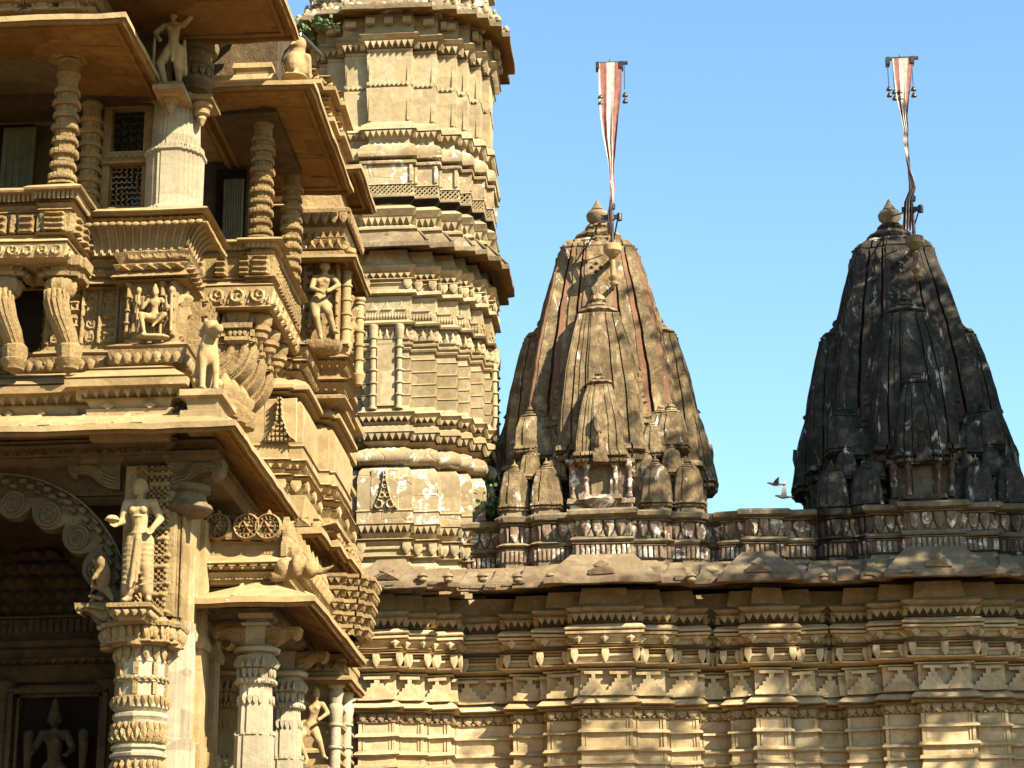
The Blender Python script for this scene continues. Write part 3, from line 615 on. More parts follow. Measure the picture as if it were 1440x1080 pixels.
for (T, cx, cy, m, w_, col_) in ((S1, s1x, s1y, 'spire1', 'spire of brown plaster', ''), (S2, s2x, s2y, 'spire2', 'blackened spire', '')):
    for dx, dy, px_, lb in ((-1.28,-1.62,0,'left of its niche'),(.62,-1.9,1,'just right of its niche'),(1.28,-1.72,2,'between the two right miniature spires')):
        z = az(925, 668, cy-1.9)
        if dx == .62: z += .05
        o = sculpt('guardian_statue', turn(seated(), (cx+dx, cy+dy, z-.06), s=1.15), 'white1' if m == 'spire1' else 'spire2', voxel=.022)
        tag(o, 'small seated stone figure on the %s, %s' % (w_, lb), 'statue', 'small seated figures at the feet of the spires')
        b = MB(); b.sweep(rect(cx+dx-.16, cx+dx+.16, cy+dy-.13, cy+dy+.2), [(z-1.3,0),(z-.14,0),(z-.12,.03),(z-.05,.03)]); b.build('statue_plinth', m, T, wear=.006)

# =================================================================== FLAGS
def flag(px, top, lean, label, foot_y, T, cx, cy, mh, seed, pts, twist, bells, cw):
    random.seed(seed); Y = cy-1.45
    fz = az(px, foot_y, Y); fx = ax(px, foot_y, Y); ztop = az(top[0], top[1], Y); xtop = ax(top[0], top[1], Y)
    t = thing('flag_mast', (fx, Y, fz), label, 'flag mast', 'flag masts on the spires')
    b = MB(); b.tube([(fx, Y, fz-.1), (fx+(xtop-fx)*.25, Y, fz+(ztop-fz)*.25), (xtop, Y, ztop+.03)], [.035,.03,.022], 10); b.build('mast', 'metal', t)
    b = MB(); hw = .28; b.box(xtop-hw, xtop+hw+.06, Y-.03, Y+.03, ztop-.03, ztop+.02); b.box(xtop-hw, xtop-hw+.07, Y-.09, Y+.09, ztop-.14, ztop); b.box(xtop+hw-.1, xtop+hw-.03, Y-.09, Y+.09, ztop-.14, ztop); b.lathe(xtop, Y, [(ztop,.02),(ztop+.05,.02),(ztop+.09,.005)], 8); b.build('crossbar', 'metal', t)
    for bx_, ln in bells:
        o = MB(); x = xtop+bx_; 
        for k in range(int(ln/.05)): o.box(x-.008, x+.008, Y-.06-.008, Y-.06+.008, ztop-.05-k*.05-.035, ztop-.05-k*.05)
        c = o.build('bell_chain', 'metal', t, smooth=0); o = MB(); z = ztop-ln-.05
        for q in (0, .13): o.lathe(x, Y-.06, [(z-q-.09,.055),(z-q-.08,.055),(z-q-.03,.03),(z-q,.012)], 12)
        o.build('bell', 'bell', c)
    # cup holder, its bracket and the lower drip cup
    b = MB(); b.lathe(fx, Y, [(fz-.26,.03),(fz-.24,.07),(fz-.16,.14),(fz-.13,.17),(fz-.02,.175),(fz,.16),(fz-.01,.08)], 24); b.lathe(fx, Y, [(fz-.62,.05),(fz-.3,.05)], 12)
    b.lathe(fx+.02, Y+.03, [(fz-.86,.01),(fz-.80,.04),(fz-.78,.08),(fz-.74,.09),(fz-.72,.06),(fz-.67,.10),(fz-.64,.11),(fz-.62,.04)], 16)
    b.tube([(fx, Y, fz-.15), (cx+(fx-cx)*.9, Y+.7, fz-.1)], .06, 8); b.tube([(fx+.02, Y+.03, fz-.72), (cx+(fx-cx)*.9, Y+.7, fz-.68)], .05, 8); b.build('stone_holder', mh, t)
    b = MB(); zc_ = fz+.55; b.lathe(fx, Y, [(zc_-.04,.06),(zc_+.05,.06)], 12); b.box(fx-.2, fx+.16, Y-.03, Y+.03, zc_-.02, zc_+.06); b.lathe(fx+.15, Y, [(zc_-.05,.05),(zc_+.09,.05)], 8); b.lathe(fx+.02, Y, [(zc_+.18,.05),(zc_+.27,.06),(zc_+.3,.03)], 10)
    b.tube([(fx, Y, zc_), (cx-.02, cy, az(px, foot_y-30, cy)+.0)], .018, 6); b.tube([(fx+.12, Y, zc_), (fx+.02, Y+.4, zc_-.3)], .015, 6); b.build('clamp', 'metal', t)
    # cloth: vertical strips red, white, red hanging in folds and twisting round the mast
    f = thing('flag', (xtop, Y, ztop), 'long white flag with faded red side bands hanging from the crossbar over the %s' % ('brown spire' if T is S1 else 'blackened spire'), 'flag', 'temple flags')
    b = MB(); n = len(pts); nr = 90; nu = 27; L = []
    for k in range(nr+1):
        s = k/nr; q = s*(n-1); i = min(int(q), n-2); fr = q-i; fr = fr*fr*(3-2*fr)
        A = [pts[i][j]+(pts[i+1][j]-pts[i][j])*fr for j in range(3)]; x_c = ax(A[0], A[1], Y); z_c = az(A[0], A[1], Y); hw_ = A[2]/74.
        ph = twist*s*s; r_ = []
        for j in range(nu):
            u = (j/(nu-1)-.5)*2; fold = math.sin(u*9+s*5)*(.012+.05*s)*min(1, s*3)
            xx = u*hw_*math.cos(ph*.9); yy = u*max(hw_, .05)*math.sin(ph)+fold*math.cos(ph)-.07
            r_.append((x_c+xx+fold*math.sin(ph)*.6, Y+yy, z_c))
        L.append(r_)
    vs = [p for r_ in L for p in r_]; fs = []; mi = []
    for k in range(nr):
        for j in range(nu-1): fs.append((k*nu+j, (k+1)*nu+j, (k+1)*nu+j+1, k*nu+j+1)); u = j/(nu-1); mi.append(1 if (.05 < u < cw[0] or u > cw[1]) else 0)
    b.add(vs, fs); b.m = mi; b.build('cloth', ['cloth_w', 'cloth_r'], f, smooth=80)
flag(861, (858,89), 0, 'iron flag mast with crossbar and hanging bells on the brown spire', 345, S1, s1x, s1y, 'cream', 1,
     [(858,90,17),(858,130,16),(857,165,13),(858,195,10),(860,225,6),(861,250,4),(862,268,5),(860,285,5),(857,300,5),(858,330,5)], 2.6, [(.27,.6),(-.2,.62)], (.32,.66))
flag(1286, (1266,82), 0, 'iron flag mast with crossbar and hanging bells on the blackened spire', 334, S2, s2x, s2y, 'cornice', 2,
     [(1269,84,15),(1269,115,12),(1269,140,9),(1271,165,5),(1274,185,4),(1273,205,5),(1276,230,3.5),(1280,250,5),(1282,268,6),(1276,285,6),(1275,325,6)], 3.6, [(-.26,.55),(-.16,.62),(.2,.57),(-.06,.62)], (.3,.7))

# =================================================================== TOWER
tcy = 36.3+1.78; tcx = ax(542, 690, 36.3)-0.0
TP = ratha(tcx, tcy, [(.40,1.78),(.85,1.64),(1.22,1.42),(1.24,1.24)][:3])
tower = thing('round_tower', (tcx, tcy, zc(800)), 'tall round stepped sandstone tower with two projecting eaves rising beside the spires', 'tower')
def tprof(lst, dY=0): return sorted([(az(545, y, 36.3-o), o) for y, o in lst])
tz = lambda y, o=0: az(545, y, 36.3-o)
def tsweep(name, lst, m='tower', deco=None, wear=.0025, seg=.3, plan=None):
    b = MB(); b.sweep(plan or TP, tprof(lst), seg=seg)
    if deco: deco(b)
    return b.build(name, m, tower, wear=wear)
tsweep('tower_footing', [(835,.1),(802,.1),(800,.16),(797,.16),(790,.04),(783,.03)])
def d(b): corners(b, TP, .10, tz(780,.1), tz(764,.1), .17, 'leaf', .05, .08)
tsweep('pendant_band', [(783,.1),(782,.14),(781,.06),(774,.06),(772,.1),(769,.1),(768,.05),(762,.05),(761,.13),(758,.15),(757,.03)], deco=d)
def d(b): row(b, TP, .07, tz(748.5,.1), tz(739,.1), .125, 'tri', .06, .06)
tsweep('toothed_band', [(756.8,.0),(750,.0),(749,.06),(739,.06),(738,.12),(736,.13),(735,.08)], deco=d)
def kumbha_fig(b):
    P_, D_ = offs(TP)
    x0 = tcx; y0 = tcy-1.78-.10; z = tz(717,.1); H = tz(660,.1)-z
    ol = [(-.5,0),(.5,0),(.34,.10),(.22,.28),(.13,.5),(.07,.75),(.06,1),(-.06,1),(-.07,.75),(-.13,.5),(-.22,.28),(-.34,.10)]
    def hf(x, v):
        X = (x-.26)/.52; V = v/H; wd = np.interp(V, [0,.1,.28,.5,.75,1], [.5,.34,.22,.13,.07,.055]); ins = np.abs(X) < wd
        e = np.clip((wd-np.abs(X))*.52/.02, 0, 1); edge = np.where(e < 1, .03*np.sin(e*math.pi), 0)
        sc = np.maximum(ring2(x-.26, v, -.11, .10, .07, .022), ring2(x-.26, v, .11, .10, .07, .022)); sc = np.maximum(sc, ring2(x-.26, v, -.05, .26, .045, .018)); sc = np.maximum(sc, ring2(x-.26, v, .05, .26, .045, .018)); sc = np.maximum(sc, ring2(x-.26, v, 0, .42, .03, .016)); sc = np.maximum(sc, .018*(np.cos(v*70) > 0)*(V > .65))
        return np.where(ins, np.maximum(edge, sc*1.4), 0)+.002
    relief(b, (x0-.26, y0, z), (1,0), .52, H, hf, .013)
def d(b): kumbha_fig(b)
tsweep('vase_moulding', [(735,.10),(719,.10),(718,.12),(716,.09),(700,.10),(672,.10),(662,.07),(658,.02),(656,-.05)], 'patch', d)
tsweep('torus_moulding', [(655.8,-.06),(653,.02),(651,.08),(647,.12),(642,.14),(637,.12),(633,.08),(631,.0),(629,-.08)], 'patch')
def d(b): row(b, TP, .05, tz(618.5,.05), tz(609,.05), .125, 'tri', .05, .05); row(b, TP, .07, tz(592.5,.1), tz(586,.1), .125, 'tri', .06, .06)
tsweep('double_toothed_band', [(629,-.1),(621,-.08),(620,.02),(610,.02),(609,.09),(607,.12),(600,.1),(598,.0),(594,-.04),(593,.04),(587,.04),(586,.11),(579,.13),(577,.05),(572,.03),(571,.0)], deco=d)
cl = [(571,.0)]
for y in (557, 540, 522.5, 505): cl += [(y+1.5,.0),(y+1,.05),(y-1,.05),(y-2,.0)]
cl += [(494,0),(493,.04),(490,.06),(488,.03),(487,.03),(485,.08),(482,.09),(481,.0)]
def d(b):                               # recessed panel between two ringed colonnettes on the axial faces
    for k in range(4):
        for sg in (-1, 1):
            a = k*math.pi/2; u, v = sg*.24, -1.86; x = tcx+u*math.cos(a)-v*math.sin(a); y = tcy+u*math.sin(a)+v*math.cos(a)
            pr = [(tz(577),.08),(tz(574),.08),(tz(573),.055)]
            for q in (557,540,522.5,505,490): pr += [(tz(q+2),.055),(tz(q+1),.085),(tz(q-1),.085),(tz(q-2),.055)]
            pr += [(tz(480),.055),(tz(478),.08),(tz(460),.09),(tz(458),.05)]; b.lathe(x, y, sorted(pr), 12)
    row(b, TP, .03, tz(479), tz(464), .13, 'crest', .05, .08)
cl += [(480,.02),(463,.02),(462,.06),(460,.04),(458,.0)]
tsweep('shaft_courses', cl, 'tower', d)
for k in range(4):
    b = MB(); a = k*math.pi/2; c, s_ = math.cos(a), math.sin(a); pts = [(tcx+u*c-v*s_, tcy+u*s_+v*c) for u, v in ((-.17,-1.86),(.17,-1.86),(.17,-1.7),(-.17,-1.7))]
    b.rings([[(x, y, tz(572)) for x, y in pts], [(x, y, tz(480)) for x, y in pts]])
    b.build('niche_panel', 'tower', tower)
def d(b): row(b, TP, .0, tz(449), tz(439), .055, 'diam', .035, .04); row(b, TP, .0, tz(437), tz(425), .3, 'step', .05, .06, w=.7); row(b, TP, .0, tz(424), tz(419), .06, 'rect', .04)
tsweep('crown_frieze', [(457.8,.05),(456,.12),(453,.14),(451,.03),(450,.0),(418,.0),(417,.06),(415,.07),(414.5,.0)], deco=d)
def d(b): corners(b, TP, .08, tz(407,.1), tz(394,.1), .17, 'leaf', .05, .08); row(b, TP, .05, tz(390,.1), tz(383.5,.1), .125, 'tri', .06)
tsweep('upper_pendant_band', [(414,.1),(412,.16),(408,.15),(407,.05),(400,.06),(398,.1),(396,.05),(393,.1),(392,.13),(391,.0),(390.5,.03),(384,.03),(383,.12),(373,.14),(371,.05),(365,.0),(352,-.05)], deco=d)
def eave(name, yl, root, r, th=5):
    zl = az(545, yl, 36.3-r)
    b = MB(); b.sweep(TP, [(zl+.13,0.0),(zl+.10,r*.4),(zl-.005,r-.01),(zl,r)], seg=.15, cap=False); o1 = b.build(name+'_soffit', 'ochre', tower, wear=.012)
    b = MB(); b.sweep(TP, [(zl+.001,r-.015),(zl+.012,r+.01),(zl+.1,r+.01),(zl+.12,r-.03),(zl+.36,.22),(zl+.44,.0)], seg=.15, cap=False)
    k = 0
    P_, D_ = offs(TP)
    for i in range(len(TP)):                                   # raised ribs down the convex corners
        a = (P_[i][0]+D_[i][0]*.2, P_[i][1]+D_[i][1]*.2, zl+.37); c = (P_[i][0]+D_[i][0]*(r-.02), P_[i][1]+D_[i][1]*(r-.02), zl+.12)
        b.tube([a, c], .028, 6)
    for k in range(4):
        a = k*math.pi/2; u = (math.cos(a), math.sin(a)); v = -(1.78+r-.12); x, y = tcx-v*math.sin(a), tcy+v*math.cos(a)
        b.add([(x-u[0]*.2, y-u[1]*.2, zl+.1), (x+u[0]*.2, y+u[1]*.2, zl+.1), (x, y, zl+.34), (x-u[1]*.35*1, y+u[0]*.35, zl+.25)], [(0,1,2),(1,3,2),(3,0,2)])
    b.build(name, 'cornice', tower, wear=.008); return zl
eave('lower_eave', 347, 352, .41)
def d(b): row(b, TP, .07, tz(315.5,.1), tz(306,.1), .125, 'tri', .06, .06)
tsweep('base_of_gallery', [(340,.1),(324,.1),(322,.16),(319,.16),(317,.05),(316,.04),(306,.04),(305,.13),(303,.15),(293,.14),(290,.05),(289,.0)], deco=d)
def d(b): row(b, TP, .0, tz(274.5,.08), tz(261.5,.08), .05, 'diam', .06, .06, w=.8); row(b, TP, .04, tz(273.5), tz(268), .05, 'diam', .08, .08, w=.8)
o = tsweep('lattice_band', [(289,.0),(284,.04),(280,.08),(277,.1),(276,.03),(275,.03),(261,.03),(260.5,.03)], 'dark', None)
b = MB()
P_, D_ = offs(TP)
for i in range(len(TP)):               # pierced diagonal lattice in front of the dark band
    j = (i+1) % len(TP); off = .07; a = np.array((P_[i][0]+D_[i][0]*off, P_[i][1]+D_[i][1]*off)); c = np.array((P_[j][0]+D_[j][0]*off, P_[j][1]+D_[j][1]*off)); l = np.linalg.norm(c-a)
    if l < .1: continue
    U = (c-a)/l; h = tz(261)-tz(275); z0 = tz(275); n = max(2, round(l/.085)); s = l/n
    N = (U[1], -U[0])
    for sg in (1, -1):
        k = -math.ceil(h/s)
        q = -h
        while q < l+h:
            # bar from (q,0) to (q+sg*h,h), clipped
            x0, x1 = q, q+sg*h; t0, t1 = 0., 1.
            for e, s2 in ((0, 1), (l, -1)):
                f0, f1 = (x0-e)*s2, (x1-e)*s2
                if f0 < 0 and f1 < 0: t0 = 1; t1 = 0
                elif f0 < 0: t0 = max(t0, f0/(f0-f1))
                elif f1 < 0: t1 = min(t1, f0/(f0-f1))
            if t1 > t0+.05:
                A = a+U*(x0+(x1-x0)*t0); B = a+U*(x0+(x1-x0)*t1); b.tube([(A[0], A[1], z0+h*t0), (B[0], B[1], z0+h*t1)], .016, 4)
            q += s
b.sweep(TP, [(tz(289),.0),(tz(284),.04),(tz(280),.08),(tz(277),.1),(tz(275.5),.1),(tz(275),.02)], seg=.4)
b.build('lattice', 'tower', o)
def d(b):
  for i in range(len(TP)):
    j = (i+1) % len(TP)
    off = .075; a = np.array((P_[i][0]+D_[i][0]*off, P_[i][1]+D_[i][1]*off)); c = np.array((P_[j][0]+D_[j][0]*off, P_[j][1]+D_[j][1]*off)); l = np.linalg.norm(c-a)
    if l < .3: continue
    U = (c-a)/l; N = (U[1], -U[0])
    for q in (.04, l-.04): b.plate((a[0]+U[0]*q, a[1]+U[1]*q, tz(258)), U, N, [(u*.07, v*(tz(235)-tz(258))) for u, v in SH['rect']], .03)
tsweep('gallery_panels', [(260.4,.06),(259,.10),(258,.07),(236,.07),(234,.07),(232,.05),(229,.13),(226,.14),(224.5,.0)], 'patch', d)
tsweep('roll_moulding', [(224,.0),(222,.08),(219,.15),(213,.17),(208,.15),(204,.1),(202,.0),(196,-.02)], 'patch')
def d(b): row(b, TP, .06, tz(191.5,.08), tz(184,.08), .115, 'tri', .06, .06)
tsweep('toothed_sill', [(196,-.02),(192,.0),(191,.03),(184.5,.03),(183.5,.11),(181,.14),(175,.12),(173,.03),(171,.0)], deco=d)
def d(b):
    for i in range(len(TP)):
        j = (i+1) % len(TP); off = .0; a = np.array((P_[i][0]+D_[i][0]*off, P_[i][1]+D_[i][1]*off)); c = np.array((P_[j][0]+D_[j][0]*off, P_[j][1]+D_[j][1]*off)); l = np.linalg.norm(c-a)
        if l < .18: continue
        U = (c-a)/l; N = (U[1], -U[0])
        for q in (.035, l-.035): b.plate((a[0]+U[0]*q, a[1]+U[1]*q, tz(170)), U, N, [(u*.06, v*(tz(76)-tz(170))) for u, v in SH['rect']], .028)
    row(b, TP, .0, tz(122.5), tz(116), .085, 'diam', .05, .06); row(b, TP, .0, tz(73.5), tz(70.5), .1, 'tri', .03)
tsweep('tall_panels', [(171,.0),(124,.0),(123.8,.04),(122.8,.04),(122.6,0),(115.8,0),(115.6,.04),(114.6,.04),(114.4,0),(75,.0),(74,.04),(69,.04),(68,0)], 'tower', d)
def d(b): row(b, TP, .08, tz(65,.15), tz(57,.15), .115, 'tri', .09, .09); row(b, TP, .13, tz(36,.1), tz(28,.1), .42, 'rect', .1, .12, w=.6)
tsweep('capital_band', [(68,.0),(66,.02),(65,.06),(57.5,.06),(56.5,.16),(53,.20),(47,.18),(45,.08),(40,.06),(30,.08),(20,.06)], deco=d)
zl = eave('upper_eave', 12, 20, .46)
# crowning storey, just above the frame
b = MB(); b.sweep(TP, [(zl+.4,.1),(zl+.6,.12),(zl+.62,.0),(zl+1.3,-.05),(zl+1.4,.1),(zl+1.55,.1)], seg=.4); row(b, TP, .12, zl+.6, zl+.85, .16, 'crest', .05, .08)
b.build('crown_storey', 'patch', tower, wear=.01)
b = MB(); n = 20
b.lathe(tcx, tcy, [(zl+1.5+.9*math.sin(t*math.pi/2/n*1.), 1.6*math.cos(t*math.pi/2/n)+.02) for t in range(n+1)], 48, rib=.02, ribn=24); b.build('dome', 'patch', tower, wear=.01)
# buds along the rim of the upper eave
b = MB()
for i in range(len(TP)):
    a = (P_[i][0]+D_[i][0]*.34, P_[i][1]+D_[i][1]*.34)
    if math.hypot(a[0]-tcx, a[1]-tcy) < 1.9: continue
    for q in (-.09, .09): 
        x, y = a[0]+q*.7, a[1]; z = zl+.14; b.lathe(x, y, [(z-.03,.05),(z+.03,.04),(z+.05,.06),(z+.10,.065),(z+.15,.03),(z+.17,.01)], 10)
row(b, TP, .38, zl+.12, zl+.19, .16, 'disc', .04, .05); b.sweep(TP, [(zl+.11,.32),(zl+.14,.37),(zl+.145,.2)]); b.build('rim_cresting', 'patch', tower, wear=.008)

# =================================================================== THE CARVED PORCH (near, left)
random.seed(21)
XL = ax(-190, 600, 18.7)
XB = ax(254, 350, 18.6)                     # right face of the upper storey
porch = thing('carved_porch', (XB, 18.7, 0), 'richly carved two-storey sandstone porch with deep eaves and hanging balconies at the left', 'porch')
def pp(x, Y0, lst): return prof(x, Y0, lst)
def psw(name, plan, x, Y0, lst, m='cream', deco=None, parent=None, wear=.003, seg=.3, label=None, cap=True):
    b = MB(); b.sweep(plan, pp(x, Y0, lst), seg=seg, cap=cap)
    if deco: deco(b)
    o = b.build(name, m, parent or porch, wear=wear)
    if label: o['label'] = label
    return o
FR = lambda mm, N: N[1] < -.5
NB = lambda mm, N: N[1] < .3
def slope_eave(name, plan, z_lip, drop_in, rise, th=.05, ridges=0, parent=None, m='cream', rsp=.62, soff='ochre', teeth=True, wear=.005):
    """sloping stone eave: plan is the lip line; rises by rise over drop_in towards the wall"""
    b = MB(); b.sweep(plan, [(z_lip+rise-.02,-drop_in),(z_lip+.012,-.06),(z_lip-.03,-.05),(z_lip-.03,-.03),(z_lip,-.012),(z_lip+.001,0)], seg=.25, cap=False)
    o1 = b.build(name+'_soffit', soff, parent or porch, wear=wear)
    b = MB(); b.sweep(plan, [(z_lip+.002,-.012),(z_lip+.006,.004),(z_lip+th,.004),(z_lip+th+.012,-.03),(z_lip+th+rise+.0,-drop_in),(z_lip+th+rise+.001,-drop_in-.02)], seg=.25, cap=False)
    if ridges:
        P_, D_ = offs(plan)
        for i in range(len(plan)):
            j = (i+1) % len(plan); a, c = plan[i], plan[j]; l = math.hypot(c[0]-a[0], c[1]-a[1])
            if l < rsp*1.2: continue
            U = ((c[0]-a[0])/l, (c[1]-a[1])/l); N = (U[1], -U[0])
            if N[1] > .3 or N[0] < -.5: continue
            k = int((l-drop_in)/rsp)
            for q in range(k+1):
                t = .12+q*rsp; di = min(drop_in*.98, t, l-t)
                if t > l-.05: continue
                p0 = (a[0]+U[0]*t+N[0]*-.02, a[1]+U[1]*t+N[1]*-.02, z_lip+th+.0); p1 = (a[0]+U[0]*(t)-N[0]*di, a[1]+U[1]*t-N[1]*di, z_lip+th+rise*di/drop_in)
                b.tube([p0, p1], [.024,.02], 6)
    o = b.build(name, m, parent or porch, wear=wear)
    P_, D_ = offs(plan); b = MB()                        # joints ribs and inner border under the slabs
    for i in range(len(plan)):
        j = (i+1) % len(plan); a, c = plan[i], plan[j]; l = math.hypot(c[0]-a[0], c[1]-a[1])
        if l < .5: continue
        U = ((c[0]-a[0])/l, (c[1]-a[1])/l); N = (U[1], -U[0])
        if N[1] > .3 or N[0] < -.5: continue
        k = int(l/.62)
        for q in range(1, k+1):
            t = q*.62; di = min(drop_in*.95, t, l-t)
            if di < .15: continue
            b.tube([(a[0]+U[0]*t-N[0]*.09, a[1]+U[1]*t-N[1]*.09, z_lip+.012+rise*.05), (a[0]+U[0]*t-N[0]*di, a[1]+U[1]*t-N[1]*di, z_lip-.02+rise*di/drop_in)], .010, 4)
    b.sweep(plan, [(z_lip+rise*.12,-.16),(z_lip+rise*.12-.018,-.15),(z_lip+rise*.10-.018,-.12),(z_lip+rise*.1,-.11)], cap=False)
    b.build('soffit_ribs', soff, o1)
    return o

# ---------- corner pilaster and upper storey wall
wall2 = rect(XL, XB-.02, 18.75, 22.3)
# steps of the front: the goddess bay projects
xg0, xg1 = ax(176,440,18.55), XB
P1 = [(XL,18.72),(xg0,18.72),(xg0,18.56),(xg1,18.56),(xg1,19.0),(xg1-.32,19.0),(xg1-.32,22.2),(XL,22.2)]
XBL = ax(262,530,18.2)-.40
P1L = [(XL,18.72),(xg0,18.72),(xg0,18.56),(XBL,18.56),(XBL,22.2),(XL,22.2)]
def d(b):
    row(b, P1L, .30, az(180,561,18.3), az(180,548,18.3), .105, 'tri', .05, .05, front=NB)
    row(b, P1L, .25, az(180,576,18.3), az(180,566,18.3), .33, 'diam', .03, .04, w=.3, front=NB)
psw('storey_base', P1L, 180, 18.62, [(620,.22),(578,.22),(577,.26),(564,.26),(563,.24),(562,.30),(548,.30),(546,.36),(545,.37)], 'cream', d)
psw('storey_ledge', P1L, 180, 18.62, [(544.5,.2),(544,.42),(534,.43),(531,.40),(524,.22),(523,.26),(520,.26),(518,.1)], 'cream')
def d(b):
    p = pp(180, 18.62, [(516,.08),(496,.08)]); z0, z1 = p[0][0], p[1][0]
    row(b, P1, .08, z0+.01, z1-.01, .10, 'petal', .03, .07, front=NB)
    relief(b, (XL,18.64,z0), (1,0), xg0-XL, z1-z0, lambda x, z: scroll2(x, z, z1-z0, 1.)+.6*ring2(np.mod(x,.31)-.15, z-(z1-z0)/2, 0,0,.03,.018))
    relief(b, (xg0,18.48,z0), (1,0), xg1-xg0, z1-z0, lambda x, z: scroll2(x, z, z1-z0, 1.1))
    relief(b, (xg1+.08,18.56,z0), (0,1), .4, z1-z0, lambda x, z: scroll2(x, z, z1-z0, 1.1))
psw('ornament_band', P1, 180, 18.62, [(517.5,.06),(517,.1),(516,.08),(496,.08),(495,.10),(494,.13),(489,.14),(486,.06),(485,.0)], 'carved', d)
def d(b):
    z0, z1 = az(150,484,18.7), az(150,401,18.7); H = z1-z0
    def pan(x, z):                                    # upright carved strips between plain ones
        k = np.floor(x/.17); xl = x-(k+.5)*.17; a = np.mod(k, 2) == 0
        h1 = np.where(a, scroll2(z, xl+.06, .12, 1.)*.9, 0); zz = np.mod(z, .16)-.08
        h2 = np.where(~a, np.maximum(np.maximum(cap2(xl, zz, -.045,-.05,.045,-.05,.014), cap2(xl, zz, -.03,.03,.03,.03,.02)), ring2(xl, zz, 0,-.01,.03,.012)), 0)
        return np.maximum(np.maximum(h1, h2), np.where(np.abs(xl) > .072, .022, 0))
    relief(b, (XL,18.72,z0), (1,0), xg0-XL, H, pan)
    def bay(x, z):
        W = xg1-xg0; h = np.zeros_like(x)
        for c in (.03, W-.03, W-.14): h = np.maximum(h, cap2(x, z, c, 0, c, H, .028)); h = np.maximum(h, np.where(np.mod(z,.13) < .02, cap2(x, z, c,0,c,H,.04), 0))
        h = np.maximum(h, figure2(x-.10, z-.05, H*.62)*.8*(x < .2)); h = np.maximum(h, figure2(x-W+.23, z-.05, H*.75, 'stand', -1)*(x > W-.3)*.9)
        h = np.maximum(h, figure2(x-W+.085, z-.02, H*.5, 'dance')*(x > W-.14)*.6)
        return h
    relief(b, (xg0,18.56,z0), (1,0), xg1-xg0, H, bay)
    relief(b, (xg1,18.56,z0), (0,1), .43, H, lambda x, z: figure2(np.mod(x,.34)-.17, z-.04, H*.85, 'stand'))
psw('figure_storey', P1, 180, 18.62, [(485,.0),(400,.0)], 'carved', d)
def d(b):
    p = pp(180, 18.62, [(383,.1),(374,.1)]); row(b, P1, .08, az(180,385,18.54), az(180,376,18.54), .12, 'crest', .05, .09, front=NB)
    z0, z1 = az(180,374,18.6), az(180,359,18.6)
    relief(b, (XL,18.62,z0), (1,0), xg0-XL, z1-z0, lambda x, z: scroll2(x, z, z1-z0, .6)); relief(b, (xg0,18.46,z0), (1,0), xg1+.1-xg0, z1-z0, lambda x, z: scroll2(x, z, z1-z0, .6)); relief(b, (xg1+.1,18.46,z0), (0,1), .5, z1-z0, lambda x, z: scroll2(x, z, z1-z0, .6))
psw('canopy_band', P1, 180, 18.62, [(399.5,.0),(399,.06),(397,.11),(392,.13),(388,.10),(385,.08),(376,.06),(375,.12),(374,.1),(359,.1),(358,.13)], 'carved', d)
# seat back flaring outwards, with ribs
xs0 = ax(119, 340, 18.6)
PS = [(xs0,18.62),(xg1-.02,18.62),(xg1-.02,18.95),(xs0,18.95)]
psw('flaring_seat_back', PS, 200, 18.62, [(357.5,.10),(352,.09),(340,.10),(330,.12),(318,.16),(309,.22),(306,.25)], 'cream')
b = MB()
fl = pp(200, 18.62, [(357,.11),(348,.10),(338,.112),(330,.13),(318,.17),(309,.23),(306.5,.26)])
P_, D_ = offs(PS)
for i in (0, 1):
    j = i+1; l = math.hypot(PS[j][0]-PS[i][0], PS[j][1]-PS[i][1]); n = int(l/.058)
    if i == 1: n = min(n, 6)
    for q in range(n+1):
        t = q/(n) if i == 0 else q*.058/l; x = PS[i][0]+(PS[j][0]-PS[i][0])*t; y = PS[i][1]+(PS[j][1]-PS[i][1])*t
        dd = (D_[i][0]*(1-t)+D_[j][0]*t, D_[i][1]*(1-t)+D_[j][1]*t); b.tube([(x+dd[0]*o, y+dd[1]*o, z) for z, o in fl], .017, 5)
b.build('seat_back_ribs', 'cream', porch)
def d(b): row(b, PS, .30, az(200,305.5,18.1), az(200,300,18.1), .078, 'disc', .03, .045, front=NB)
psw('seat_back_coping', PS, 200, 18.62, [(306.4,.22),(306,.29),(300,.31),(299,.34),(295,.35),(293,.32),(292,.1)], 'cream', d)

# corner pilaster, smooth and bright
pcx, pcy = ax(247, 220, 19.02), 19.02
PQ = ratha(pcx, pcy, [(.05,.245),(.085,.235),(.10,.21),(.135,.20),(.15,.17),(.17,.17)])
zt = lambda y, Y=18.78: az(250, y, Y)
b = MB(); b.sweep(PQ, [(zt(300),.03),(zt(206),.03),(zt(205),-.005),(zt(132),-.02),(zt(131),.0),(zt(126),.0)])
row(b, PQ, .0, zt(206), zt(198), .05, 'crest', .035, .04, front=NB, minlen=.3); b.sweep(PQ, [(zt(212),.035),(zt(210),.05),(zt(207),.05),(zt(206),.03)]); b.sweep(PQ, [(zt(300),.045),(zt(289),.045),(zt(287),.03)]); b.build('corner_pilaster', 'pale', porch, wear=.002)
